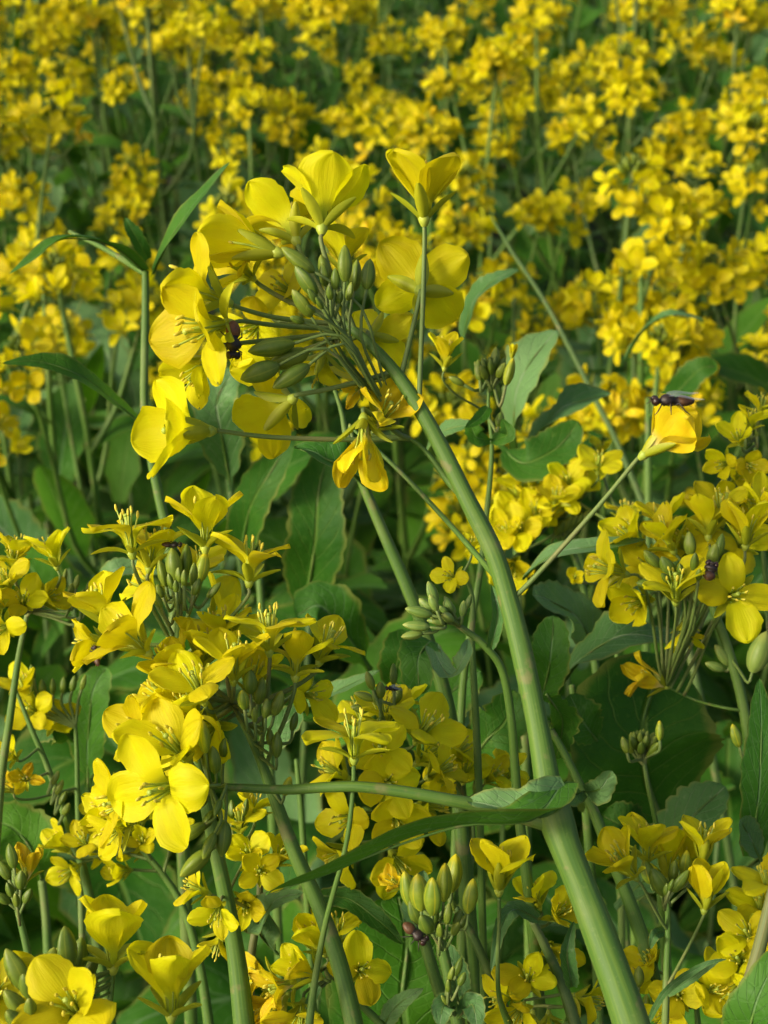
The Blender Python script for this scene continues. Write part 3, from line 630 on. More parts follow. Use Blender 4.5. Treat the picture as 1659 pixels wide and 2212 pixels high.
# L
f_ = [(1466, 2150, .40, (-.2, .3, .9)), (1450, 2180, .40, (-.5, -.1, .8)), (1525, 2145, .40, (.3, .4, .8)), (1552, 2112, .405, (.2, .8, .5)), (1560, 2160, .41, (.4, .0, .8)), (1400, 2130, .41, (-.5, .6, .5)), (1415, 2090, .41, (-.5, .6, .5))]
plant('mustard plant in the lower right corner, low flower head left of the reddish stalk', [(1500, 2130, .41, 10), (1505, 2180, .41, 14), (1510, 2250, .41, 18)], [(*f, dict(op=64, size=.75)) for f in f_], [(1380, 2110, .40, (0, 1, 0), 44), (1372, 2150, .40, (0, 1, 0), 40), (1395, 2170, .40, (.1, 1, 0), 40)], ped=7, fs=0.85)
f_ = [(1600, 2080, .40, (-.3, .4, .8)), (1625, 2030, .40, (-.4, .5, .7)), (1645, 1975, .41, (-.2, .7, .6)), (1600, 2120, .40, (-.6, -.2, .8)), (1640, 2110, .405, (0, -.4, .8)), (1660, 1930, .41, (-.2, .8, .4))]
plant('mustard plant at the right edge, flower head partly behind the reddish corner stalk', [(1670, 1980, .42, 12), (1680, 2100, .42, 18), (1690, 2250, .42, 22)], [(*f, dict(op=64, size=1.0)) for f in f_], [], ped=7, fs=0.8)
plant('thick reddish-brown bare stalk crossing the lower right corner', [(1690, 1850, .34, 30), (1665, 1950, .34, 32), (1640, 2050, .34, 34), (1612, 2150, .34, 36), (1590, 2250, .34, 40)], smat=STEMR,
      leaves=[([(1610, 2290, .335), (1630, 2180, .33), (1690, 2040, .33)], 120, dict(mat=LM, nrm=(-.5, .3, .8), teeth=.03))])

# M: right middle head
stM = [(1520, 1250, .44, 16), (1545, 1325, .44, 22), (1575, 1410, .44, 26), (1600, 1500, .44, 28), (1618, 1600, .44, 30), (1640, 1760, .44, 32), (1665, 1900, .44, 36), (1700, 2200, .44, 44)]
flM = [(1530, 1160, .44, (0, .9, -.2), dict(op=50)), (1610, 1180, .43, (.1, 1, .1), dict(op=40, sepop=45)), (1455, 1190, .44, (-.5, .9, .1), dict(op=60)), (1350, 1240, .43, (-.95, .25, .3), dict(op=86, roll=40, size=1.1)), (1410, 1235, .45, (-.3, .4, .8), dict(op=60)), (1460, 1300, .418, (-.1, .8, .5), dict(op=60, roll=40, size=1.05)),
       (1575, 1290, .425, (.05, .15, .98), dict(op=86, roll=4, size=1.06)), (1440, 1160, .45, (-.2, .9, .3), dict(op=60)), (1480, 1200, .45, (-.2, .6, .7), dict(op=70)), (1635, 1130, .44, (.3, .9, .3), dict(op=60)), (1390, 1180, .45, (-.7, .6, .3), dict(op=50)), (1400, 1290, .44, (-.6, -.2, .6), dict(op=50)), (1560, 1130, .45, (-.1, .9, .3), dict(op=60)), (1480, 1340, .44, (0, -.9, .2), dict(op=50, size=.7)), (1590, 1190, .45, (.1, .5, .8), dict(op=60))]
buM = [(1410, 1210, .42, (-.6, .6, .3), 62), (1440, 1222, .418, (-.5, .8, .3), 60), (1490, 1172, .425, (-.1, 1, .2), 60), (1400, 1262, .42, (-.95, .1, .2), 66), (1470, 1230, .415, (-.2, .8, .6), 40), (1500, 1215, .415, (0, .9, .5), 44), (1540, 1200, .42, (.2, 1, .3), 50), (1510, 1240, .41, (0, .8, .6), 36), (1555, 1180, .425, (.2, 1, .1), 48), (1440, 1250, .415, (-.6, .5, .6), 40)]
plant('mustard plant at the right, a small dark beetle sitting on its broad flower head', stM, flM, buM, [([(1625, 1850, .40), (1640, 1700, .395), (1645, 1580, .395), (1640, 1465, .40)], 84, dict(mat=LM, kind='lance', nrm=(0, .15, 1), teeth=.06, wave=.08, fold=.12)),
      ([(1645, 1860, .40), (1615, 1800, .395), (1598, 1770, .39)], 60, dict(mat=LG, kind='broad'))],
      branches=[[(1440, 1483, .45, 5), (1500, 1512, .45, 6), (1560, 1528, .44, 7), (1605, 1535, .44, 9)]], ped=7, fs=0.92)
r_ = PLANTS[-1]
fx = flower(r_, P(1438, 1483, .45), D(-.9, .35, .2), .8, 34, wilt=True, g=random.Random(3))
f2 = [(1560, 1415, .44, (-.5, .7, .1), 56, 'p'), (1640, 1410, .43, (.3, .9, .1), 90, 'p'), (1545, 1440, .44, (-.8, .3, .1), 44, 'p'), (1590, 1590, .43, (-.3, .9, .1), 50, 'y')]
add_to(r_, [], f2, stM[1:6])

# N: mid right small head
f_, b_ = raceme(1190, 1060, .55, (-.55, .75, .35), 15, 85, 190, 31, .95, 66, nb=8, bs=34, elev=.3)
f_ = [(1100+g*22+ (g % 3)*8, 1165-g*18+(g % 2)*22, .54+.004*(g % 4), (-.35+.1*(g % 5), .55+.1*(g % 3), .7), dict(op=60+(g*13) % 25, size=.92)) for g in range(9)] + [(1120+g*20, 1130-g*12+(g % 2)*30, .555, (-.3+.12*(g % 4), .8, .35), dict(op=50+(g*17) % 30, size=.92)) for g in range(7)] + [(1085, 1190, .55, (-.6, -.3, .7), dict(op=60)), (1110, 1210, .55, (-.2, -.5, .8), dict(op=60)), (1120, 1075, .56, (-.3, .9, .2), dict(op=50)), (1150, 1060, .56, (0, .9, .3), dict(op=50)), (1080, 1150, .56, (-.8, .3, .5), dict(op=60)), (1130, 1150, .54, (-.3, .3, .9), dict(op=70))]
plant('mustard plant behind and right of the thickest stem, with a slanting head of small flowers', [(1190, 1120, .56, 12), (1225, 1170, .56, 16), (1250, 1230, .56, 18), (1270, 1330, .56, 19), (1290, 1470, .56, 20), (1310, 1620, .56, 22), (1340, 1900, .56, 26)], f_, [(1210+g*14, 1140-g*6, .55, (.4, .7, .3), 40) for g in range(5)], ped=6, fs=0.85)
# P: bud sprig
f_, b_ = raceme(1062, 800, .45, (0, 1, .1), 0, 60, 60, 5, nb=16, bs=44, bk='g')
plant('thin mustard sprig of small buds and tiny leaves right of the bowed flower head', [(1058, 810, .46, 7), (1055, 880, .46, 9), (1062, 950, .46, 11), (1060, 1020, .46, 13), (1050, 1120, .46, 15), (1038, 1230, .46, 17), (1020, 1340, .46, 18), (1000, 1480, .46, 20), (990, 1700, .46, 24)],
      [(960, 795, .44, (.1, .9, .15), dict(size=.95, op=42, roll=60, at=(1056, 900))), (1105, 775, .46, (.15, 1, .1), dict(size=.4, op=16))], b_+[(1100, 805, .44, (.25, .95, .1), 56, 'y'), (985, 822, .45, (-.8, .4, .2), 40), (1070, 775, .45, (.05, 1, 0), 60), (1035, 800, .45, (-.1, 1, 0), 44), (1080, 905, .455, (.2, 1, 0), 36)],
      [([(1055, 880, .455), (1035, 905, .45), (1005, 925, .445)], 30, dict(mat=LB, rib=False)), ([(1062, 950, .455), (1030, 945, .45), (1015, 910, .45)], 44, dict(mat=LB, kind='broad', rib=False)), ([(1062, 950, .455), (1095, 940, .45), (1085, 905, .452)], 40, dict(mat=LD, rib=False))], ped=5, fs=0.75)
# Q: pale bud branch
f_, b_ = raceme(960, 1330, .38, (-.85, .5, .15), 0, 60, 60, 9, nb=10, bs=44, bk='p')
plant('mustard sprig of pale unopened buds pointing left beside the thickest stem', [(965, 1335, .385, 13), (1010, 1365, .385, 17), (1050, 1398, .385, 19), (1085, 1450, .387, 21), (1105, 1560, .39, 22), (1120, 1750, .395, 26), (1150, 2000, .40, 30)], [],
      b_+[(933, 1278, .378, (-.35, .95, .1), 56, 'p'), (925, 1312, .38, (-.7, .7, .1), 54, 'p'), (905, 1322, .376, (-.95, .25, .1), 58, 'p'), (900, 1352, .374, (-1, .1, .1), 56, 'p'), (890, 1372, .376, (-1, -.15, .1), 48, 'p'), (935, 1300, .374, (-.4, .9, .2), 44, 'p'), (1000, 1315, .38, (.1, 1, .1), 34, 'p'), (1012, 1300, .385, (.3, .9, .1), 36, 'p')],
      [([(1060, 1400, .385), (1075, 1330, .382), (1062, 1265, .384)], 40, dict(mat=LG, fold=.8))], ped=8)
# second long stem
plant('pale green bare mustard stalk running down behind the thickest stem from a veined leaf', [(700, 780, .44, 8), (735, 880, .44, 12), (752, 960, .44, 18), (790, 1060, .44, 26), (832, 1160, .44, 30), (880, 1270, .44, 34), (925, 1385, .44, 36), (958, 1490, .44, 38), (980, 1600, .44, 38), (995, 1760, .44, 40), (1010, 1950, .44, 44)], [], [(757, 925, .43, (-.2, 1, 0), 26, 'p')],
      [([(792, 1052, .44), (745, 1010, .43), (690, 985, .43), (635, 965, .435)], 130, dict(mat=LM, kind='lance', nrm=(.3, .7, .6), fold=.5)), ([(930, 1385, .43), (905, 1420, .425), (905, 1500, .425)], 90, dict(mat=LM, kind='round', nrm=(-.3, .1, .9))), ([(930, 1390, .43), (970, 1460, .41), (1002, 1420, .405), (1010, 1380, .41)], 50, dict(mat=LG, kind='lance', nrm=(0, .8, .5)))])
# left leafy stem
plant('mustard plant at left with narrow dark leaves held like wings on a straight upright stalk', [(314, 585, .50, 18), (314, 680, .50, 20), (312, 780, .50, 21), (312, 880, .50, 22), (325, 980, .50, 24), (345, 1080, .50, 26), (365, 1180, .50, 28), (380, 1400, .50, 30), (390, 1700, .50, 34)], [], [],
      [([(330, 590, .50), (370, 510, .48), (430, 430, .47), (497, 350, .465)], 62, dict(mat=LM, nrm=(-.75, .35, .55), teeth=.02, wave=.05)), ([(310, 585, .50), (240, 530, .48), (140, 515, .47), (75, 555, .465), (20, 592, .46)], 60, dict(mat=LM, nrm=(0, .95, .3), teeth=.02)),
       ([(312, 920, .50), (250, 870, .48), (170, 810, .465), (90, 782, .46), (5, 785, .455)], 66, dict(mat=LD, nrm=(.3, .6, .7), teeth=.04)), ([(320, 560, .505), (290, 505, .50), (268, 470, .50)], 34, dict(mat=LD, rib=False))], branches=[[(150, 500, .53, 8), (230, 540, .52, 12), (312, 590, .50, 15)]])
# diagonal bg stem
plant('mustard plant behind the upper right with a long thin stalk slanting down to the right', [(1062, 470, .86, 4), (1080, 500, .85, 8), (1110, 550, .84, 10), (1170, 640, .83, 12), (1230, 750, .82, 14), (1290, 870, .81, 15), (1335, 960, .80, 16), (1400, 1120, .79, 18), (1460, 1300, .78, 20)], [], smat=STEMD)
plant('rough mustard stalk with a small ruffled leaf collar, right of the thickest stem', [(1180, 1560, .41, 17), (1215, 1620, .41, 20), (1250, 1690, .41, 22), (1285, 1760, .41, 28), (1320, 1850, .41, 32), (1360, 1950, .41, 36), (1400, 2070, .41, 38), (1440, 2250, .41, 42)], [], [],
      [([(1262, 1710, .405), (1235, 1715, .395), (1218, 1690, .39)], 52, dict(mat=LG, kind='broad', wave=.3)), ([(1262, 1710, .405), (1295, 1705, .395), (1322, 1665, .392)], 56, dict(mat=LG, kind='broad', wave=.3, nrm=(0, .1, 1)))])
# small left items
plant('thin upright mustard stalk at the left, flowers at its tip hidden by leaves', [(163, 1570, .48, 9), (166, 1640, .48, 12), (168, 1740, .48, 14), (172, 1850, .48, 15), (180, 2100, .48, 18)], [(80, 1540, .48, (-.2, .3, .9), dict(op=60)), (115, 1560, .49, (.3, .3, .8), dict(op=50)), (60, 1510, .48, (-.2, .8, .4), dict(op=50)), (28, 1710, .46, (-.2, .7, .5), dict(op=50, wilt=True, size=.8))], [(70+g*22, 1450+(g*37) % 40, .48, (-.2+.1*g, 1, .1), 34) for g in range(6)], ped=6)
f_ = [(20, 1270, .42, (-.2, .6, .6)), (50, 1310, .42, (.2, .5, .8)), (20, 1350, .41, (-.3, -.2, .9)), (85, 1300, .425, (.7, .3, .5)), (30, 1235, .43, (0, .9, .3)), (5, 1310, .415, (-.5, .1, .8)), (30, 1215, .43, (.2, 1, .1))]
plant('mustard plant at the left edge with a flower head below a single winged flower', [(60, 1320, .44, 12), (40, 1420, .44, 16), (20, 1560, .44, 20), (0, 1700, .44, 24), (-20, 2000, .44, 28)], [(*f, dict(op=60, size=.82)) for f in f_]+[(122, 1225, .42, (-.25, .95, .2), dict(op=46, size=.9, roll=45, at=(60, 1330)))], [(140+g*13, 1245+(g*31) % 50, .43, (.2, 1, 0), 32) for g in range(5)], ped=7, fs=0.8)
plant('thin mustard stalk leaning right at the left edge of the picture with buds down it', [(30, 1480, .46, 8), (70, 1580, .46, 14), (100, 1650, .46, 16), (150, 1790, .46, 20), (185, 1900, .46, 24), (220, 2100, .46, 28)], [(35, 1640, .45, (-.3, .4, .7), dict(op=50, size=.8)), (55, 1685, .45, (.1, .2, .8), dict(op=50, size=.7, wilt=True))], [(120+g*8, 1680+g*22, .45, (.4, .8, .1), 34) for g in range(4)], ped=6)
plant('mustard sprig of green buds beside one pale yellow flower at the left edge, low down', [(30, 1880, .40, 12), (35, 1950, .40, 16), (60, 2060, .40, 20), (90, 2240, .40, 24)], [(55, 1905, .395, (.1, 1, .1), dict(size=.8, op=30, wilt=True))], [(25, 1850, .39, (-.2, 1, 0), 52), (8, 1880, .39, (-.5, .9, 0), 46), (45, 1900, .385, (.1, 1, .2), 46), (20, 1920, .385, (-.2, .9, .4), 44), (60, 1935, .385, (.4, .8, .3), 40), (5, 1940, .39, (-.6, .6, .3), 40), (35, 1945, .38, (0, .9, .5), 36)], ped=7)
# right edge upper
f_ = [(1600, 960, .46, (-.3, .5, .6)), (1620, 930, .46, (0, .9, .3)), (1575, 1000, .46, (-.6, -.1, .7)), (1605, 1000, .46, (.2, -.2, .9)), (1640, 900, .465, (.1, 1, .2)), (1580, 1060, .47, (-.3, -.3, .8)), (1560, 1080, .475, (-.6, -.4, .6)), (1600, 1075, .47, (.3, -.3, .8)), (1585, 1035, .47, (.1, .2, .9))]
plant('mustard plant at the right edge with a tall narrow flower head right of the fly', [(1630, 950, .48, 10), (1640, 1050, .48, 12), (1650, 1200, .48, 14), (1670, 1500, .48, 18)], [(*f, dict(op=56, size=.72)) for f in f_], [(1600+g*12, 900+(g*23) % 40, .47, (0, 1, 0), 30) for g in range(4)], ped=6, fs=0.82)
plant('small mustard shoot with two drooping-petalled flowers under the fly', [(1350, 1140, .52, 7), (1348, 1220, .52, 9), (1340, 1320, .52, 11), (1330, 1500, .52, 14), (1340, 1800, .52, 18)], [(1352, 1130, .52, (0, .9, .1), dict(op=70, size=.95, roll=45)), (1205, 1020, .56, (-.2, .7, .6), dict(op=50, size=.7, at=(1350, 1150))), (1300, 990, .56, (-.1, .9, .3), dict(op=40, size=.7)), (1240, 1250, .5, (0, .2, .8), dict(op=40, size=.5))], [], ped=6, fs=0.75)
plant('small three-petalled mustard flower between the pale buds and the thickest stem', [(1000, 1240, .42, 8), (1020, 1290, .42, 12), (1020, 1400, .42, 16), (1030, 1600, .42, 20)], [(985, 1248, .415, (-.5, .15, .8), dict(op=66, size=1.0, roll=20)), (1018, 1195, .42, (0, .9, .3), dict(op=46, size=.8))], [], ped=6, fs=0.5)
plant('mustard sprig of dark young buds in front of the big shaded leaf at the right', [(1390, 1640, .42, 10), (1400, 1700, .42, 12), (1420, 1800, .425, 14), (1430, 1950, .43, 16)], [], raceme(1385, 1610, .42, (0, 1, .2), 0, 60, 60, 12, nb=14, bs=46, bk='g')[1]+[(1425, 1580, .415, (0, 1, 0), 40, 'y'), (1350, 1610, .415, (-.3, 1, 0), 36)], ped=5)

# ================================================================ large leaves of the lower storey (each on its own leafy plant)
def leafy(label, at, stems, leaves_):
    return plant(label, stems, [], [], leaves_, group='leafy mustard shoots between the flowering plants', name='mustard_shoot')
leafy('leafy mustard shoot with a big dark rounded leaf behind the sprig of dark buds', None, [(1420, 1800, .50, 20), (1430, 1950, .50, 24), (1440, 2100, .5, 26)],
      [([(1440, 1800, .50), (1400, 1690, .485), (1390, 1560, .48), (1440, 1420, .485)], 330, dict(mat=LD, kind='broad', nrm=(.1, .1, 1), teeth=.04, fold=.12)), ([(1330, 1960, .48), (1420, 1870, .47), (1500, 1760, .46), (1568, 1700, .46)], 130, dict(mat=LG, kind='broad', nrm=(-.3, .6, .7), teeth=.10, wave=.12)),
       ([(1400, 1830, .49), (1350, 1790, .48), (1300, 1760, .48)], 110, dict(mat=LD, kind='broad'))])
leafy('leafy mustard shoot with wide wavy grey-green leaves spread right of the thickest stem', None, [(1235, 1480, .48, 16), (1250, 1600, .48, 20), (1270, 1800, .48, 24)],
      [([(1200, 1500, .47), (1260, 1420, .46), (1350, 1375, .455), (1500, 1390, .46)], 130, dict(mat=LG, kind='broad', nrm=(-.1, .85, .5), teeth=.06, wave=.16)), ([(1130, 1250, .46), (1190, 1200, .45), (1280, 1180, .445), (1395, 1165, .445)], 62, dict(mat=LG, kind='lance', nrm=(0, .75, .6), teeth=.02)),
       ([(1290, 1400, .48), (1230, 1320, .47), (1150, 1285, .46)], 110, dict(mat=LG, kind='round', nrm=(-.2, .6, .8))), ([(1170, 1510, .45), (1190, 1420, .44), (1195, 1330, .44)], 90, dict(mat=LM, kind='round', nrm=(-.3, .1, .9)))])
leafy('leafy mustard shoot with a huge smooth green leaf filling the bottom centre', None, [(830, 2200, .48, 20), (850, 2300, .48, 24), (870, 2400, .48, 26)],
      [([(900, 2330, .46), (870, 2180, .45), (880, 2040, .45), (860, 1930, .455)], 330, dict(mat=LB, kind='round', nrm=(.1, .2, 1), teeth=.01, fold=.08)), ([(600, 2060, .42), (560, 2010, .41), (590, 1950, .405), (655, 1928, .405)], 90, dict(mat=LG, kind='lance', nrm=(.2, .8, .5), wave=.15)),
       ([(690, 1935, .42), (760, 1945, .41), (830, 2000, .405), (870, 2040, .40)], 50, dict(mat=LD, kind='lance')), ([(830, 2212, .40), (860, 2170, .395), (915, 2135, .39)], 44, dict(mat=LG, kind='lance')), ([(690, 2130, .385), (672, 2160, .384), (660, 2180, .383)], 24, dict(mat=LG, rib=False))])
leafy('leafy mustard shoot with a toothed grey leaf between the crown flower and tiny black fly', None, [(640, 1640, .47, 12), (650, 1750, .47, 16), (660, 1900, .47, 18)],
      [([(600, 1560, .46), (660, 1520, .45), (730, 1490, .445), (820, 1448, .445)], 66, dict(mat=LG, kind='lance', nrm=(0, .8, .55), teeth=.08)), ([(740, 1570, .46), (690, 1540, .45), (620, 1530, .45)], 66, dict(mat=LM, kind='broad', nrm=(0, .6, .8))), ([(560, 1620, .45), (600, 1580, .44), (650, 1530, .44)], 70, dict(mat=LG, kind='broad'))])
leafy('leafy mustard shoot with scalloped dark leaves at the left edge, two thirds down', None, [(90, 1900, .54, 20), (100, 2000, .54, 22), (110, 2200, .54, 24)],
      [([(90, 1900, .52), (70, 1840, .51), (30, 1790, .51), (-20, 1770, .51)], 130, dict(mat=LB, kind='broad', teeth=.06, nrm=(.1, .4, .9))), ([(190, 1700, .54), (190, 1600, .53), (200, 1500, .52), (230, 1440, .52)], 90, dict(mat=LM, kind='broad')), ([(160, 1600, .5), (110, 1560, .49), (70, 1590, .49)], 90, dict(mat=LD, kind='broad')),
       ([(210, 1280, .50), (240, 1235, .49), (290, 1225, .49), (350, 1240, .49)], 46, dict(mat=LG, kind='lance'))])
leafy('leafy mustard shoot with broad pale leaves behind the middle of the thickest stem', None, [(1110, 1100, .60, 14), (1120, 1300, .60, 18), (1130, 1500, .60, 22)],
      [([(1120, 1010, .58), (1110, 900, .56), (1140, 790, .55), (1205, 715, .55)], 120, dict(mat=LG, kind='broad', nrm=(-.5, .5, .6), teeth=.10, wave=.2)), ([(1090, 1030, .58), (1160, 960, .57), (1220, 880, .56), (1320, 850, .56)], 110, dict(mat=LG, kind='broad', nrm=(-.2, .8, .5), teeth=.08, wave=.2)),
       ([(1080, 960, .56), (1130, 1000, .55), (1200, 970, .55), (1250, 910, .55)], 100, dict(mat=LD, kind='broad')), ([(1000, 730, .56), (1020, 660, .55), (1060, 610, .54), (1120, 582, .54)], 66, dict(mat=LG, kind='lance', nrm=(-.5, .5, .7))),
       ([(920, 980, .50), (960, 930, .48), (1040, 915, .47)], 44, dict(mat=LG, kind='lance'))])
leafy('leafy mustard shoot with a pale arching leaf against the field at the upper right', None, [(1400, 860, .72, 14), (1400, 1000, .72, 18), (1400, 1200, .72, 20)], [([(1350, 780, .70), (1390, 715, .69), (1450, 680, .68), (1520, 690, .68)], 50, dict(mat=LG, kind='lance', nrm=(0, .8, .5))), ([(1400, 900, .7), (1460, 850, .69), (1510, 800, .68), (1550, 790, .68)], 60, dict(mat=LD, kind='broad'))])
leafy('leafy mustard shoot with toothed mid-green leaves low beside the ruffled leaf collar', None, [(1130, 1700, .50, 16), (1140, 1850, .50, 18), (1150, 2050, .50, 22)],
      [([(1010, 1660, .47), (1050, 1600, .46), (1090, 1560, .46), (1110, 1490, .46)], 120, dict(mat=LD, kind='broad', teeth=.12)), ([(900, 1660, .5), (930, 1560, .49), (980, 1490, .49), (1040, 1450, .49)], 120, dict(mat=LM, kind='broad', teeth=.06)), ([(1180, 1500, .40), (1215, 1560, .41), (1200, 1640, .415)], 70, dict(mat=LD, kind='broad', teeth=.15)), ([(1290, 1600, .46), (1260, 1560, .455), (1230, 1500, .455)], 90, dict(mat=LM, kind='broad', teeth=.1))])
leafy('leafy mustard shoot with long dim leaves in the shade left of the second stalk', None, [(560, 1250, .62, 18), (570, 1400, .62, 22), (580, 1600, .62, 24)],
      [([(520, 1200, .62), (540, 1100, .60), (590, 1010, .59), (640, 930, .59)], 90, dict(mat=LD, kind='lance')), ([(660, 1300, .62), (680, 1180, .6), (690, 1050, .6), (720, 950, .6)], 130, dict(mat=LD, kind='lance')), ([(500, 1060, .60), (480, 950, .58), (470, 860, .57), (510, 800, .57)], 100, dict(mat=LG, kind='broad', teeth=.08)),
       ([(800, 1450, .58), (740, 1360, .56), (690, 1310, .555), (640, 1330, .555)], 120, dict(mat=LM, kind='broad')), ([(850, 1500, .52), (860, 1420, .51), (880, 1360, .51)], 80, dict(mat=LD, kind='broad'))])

# ================================================================ insects
CHI = plain_mat('insect_dark', (.010, .008, .007), (.028, .018, .014), 900, .5)
CHB = plain_mat('insect_brown', (.05, .022, .010), (.10, .045, .016), 900, .5)
CHR = plain_mat('insect_reddish', (.12, .040, .014), (.20, .075, .022), 900, .5)
CHE = plain_mat('insect_eye', (.018, .007, .006), (.035, .012, .008), 1500, .35)
def wing_mat():
    m, n, l, b, out = new_mat('insect_wing'); b.inputs['Base Color'].default_value = (.35, .38, .36, 1); b.inputs['Roughness'].default_value = .25
    b.inputs['Alpha'].default_value = .45; return m
WING = wing_mat()
def insect(name, label, cat, pos, fwd, up, L, belly=None, wings=True, legs=True, fat=1.0):
    z = up.normalized(); x = (fwd-z*fwd.dot(z)).normalized(); y = z.cross(x)
    r = root(name, label, cat, pos); m3 = Matrix((x, y, z)).transposed().to_4x4()
    T = lambda a, b_, c: m3 @ (Vector((a, b_, c))*L)
    def part(n_, mb_, mats): return link(n_, mb_.mesh(n_, mats), r)
    prof = [(-.50, .01), (-.47, .06), (-.40, .10), (-.30, .135), (-.2, .145), (-.10, .12), (-.03, .085), (.02, .115), (.10, .15), (.19, .15), (.26, .10), (.30, .06), (.33, .085), (.38, .125), (.43, .12), (.47, .07), (.485, .01)]
    mb_ = MB(); rows = []; uvs = []
    for a, q in prof:
        q *= fat; rows.append([T(a, math.cos(t)*q*1.05, .17+math.sin(t)*q*.85+(.03 if 0 < a < .28 else 0)) for t in [2*PI*j/14 for j in range(14)]]); uvs.append([(j/14, a+.5) for j in range(14)])
    mb_.grid(rows, uvs, 0, True)
    for i in range(len(mb_.f)):
        if i//14 < 5 and belly: mb_.m[i] = 1
    part('body', mb_, [CHI, belly or CHI])
    for s in (-1, 1):
        e = MB(); e.ell(T(.41, s*.095*fat, .20), T(.3, s*.8, .2), .055*L*fat, .08*L*fat, 12, 8); part('eye', e, [CHE])
        a_ = MB(); a_.tube([T(.47, s*.03, .22), T(.53, s*.05, .25), T(.57, s*.07, .21)], [.012*L, .010*L, .005*L], 5); part('antenna', a_, [CHI])
        if wings:
            wb = MB(); rows = []; uvs = []
            for i in range(10):
                q = i/9; hw = .11*math.sin(PI*min(1, .08+.92*q)**.8)**.7 if q < 1 else 0
                c = (.14-.78*q, s*(.06+.16*q), .31-.04*q+.02*math.sin(q*6))
                rows.append([T(c[0], c[1]+t*hw, c[2]+.02*t*t) for t in (-1, -.4, .3, 1)]); uvs.append([(k/3, q) for k in range(4)])
            wb.grid(rows, uvs); part('wing', wb, [WING])
        if legs:
            for k, (a, sw) in enumerate(((.22, .16), (.12, .0), (.04, -.20))):
                lg = MB(); lg.tube([T(a, s*.09, .10), T(a+sw*.6, s*.24, .20), T(a+sw*1.2, s*.31, .05), T(a+sw*1.7, s*.35, -.02)], [.022*L, .020*L, .013*L, .008*L], 6); part('leg', lg, [CHI])
    return r
insect('fly', 'dark brown fly with clear wings standing on the wilting flower at the right', 'fly', P(1452, 882, .334), D(-1, .05, .15), D(.03, 1, .45), .0096, CHB)
insect('bee', 'reddish-brown bee hanging behind the leftmost flowers of the bowed head', 'bee', P(497, 735, .352), D(.05, -1, .1), D(.55, 0, .85), .0086, CHR, wings=False, fat=1.35)
insect('small_fly', 'tiny black fly perched on the green buds in the centre', 'fly', P(846, 1492, .395), D(-.3, .6, .6), D(.3, .8, .5), .0040)
insect('fly', 'brown fly clinging below the yellow-green bud cluster at bottom centre', 'fly', P(893, 2018, .345), D(.75, -.5, .2), D(.3, .5, .85), .0066, CHB, wings=False, fat=1.3)
insect('beetle', 'round dark brown beetle on the broad flower head at the right', 'beetle', P(1532, 1236, .410), D(.3, .9, .3), D(.1, .3, .95), .0052, CHB, wings=False, fat=2.2)
insect('small_bug', 'tiny brown bug under a flower left of the crown flower', 'bug', P(212, 1418, .36), D(-.4, .8, .2), D(-.4, .2, .9), .0050, CHB, wings=False)
insect('small_bug', 'tiny reddish bug beside the uppermost buds of the upright plant at left', 'bug', P(372, 1183, .372), D(1, .1, .2), D(0, .8, .6), .0050, CHB, wings=False)

# ================================================================ the field behind
def bg_flower(seed, op, wilt=0):
    g = random.Random(seed); mb = MB()
    def merge(dat, rot, mi):
        o = len(mb.v); mb.v.extend([rot @ q for q in dat.v]); mb.uv.extend(dat.uv); mb.f.extend([tuple(i+o for i in f) for f in dat.f]); mb.m.extend([mi+k for k in dat.m])
    for k in range(4): merge(petal_data(op+g.uniform(-22, 22), seed*9+k, 8, 7, max(wilt, .12)), Matrix.Rotation(k*PI/2+g.uniform(-.25, .25), 4, 'Z') @ Matrix.Rotation(g.uniform(-.3, .3), 4, 'Y') @ Matrix.Scale(g.uniform(.6, .98), 4, Vector((0, 1, 0))), 0)
    for k in range(4): merge(sepal_data(55+g.uniform(-20, 25), seed*5+k, 4, 3), Matrix.Rotation(PI/4+k*PI/2, 4, 'Z'), 1)
    for k in range(4): merge(stamen_data(seed*3+k, 4, 0, 0), Matrix.Rotation(k*PI/2, 4, 'Z'), 2)
    return mb.mesh('flower', [PETW if wilt else PETF, SEP, STA])
BGF = [bg_flower(500+i, (30, 50, 66, 80, 60, 72, 45)[i % 7]) for i in range(9)] + [bg_flower(560+i, 50, .7) for i in range(2)]
def bud_cluster(seed):
    g = random.Random(seed); mb = MB()
    for i in range(14):
        a = i*2.4; s = (i+.5)/14; f = Vector((math.cos(a)*s*.9, math.sin(a)*s*.9, 1)).normalized(); L = (2.0+3.5*s)*MM
        c = Vector((math.cos(a)*7*s**.7, math.sin(a)*7*s**.7, 6-9*s))*MM; mb.ell(c, f, L, L*.42, 7, 5, 0); mb.tube([Vector((0, 0, -10*MM)), c-f*L*.9], [.35*MM]*2, 4, 1)
    return mb.mesh('bud_cluster', [BUD, PED])
BCL = [bud_cluster(k) for k in range(3)]
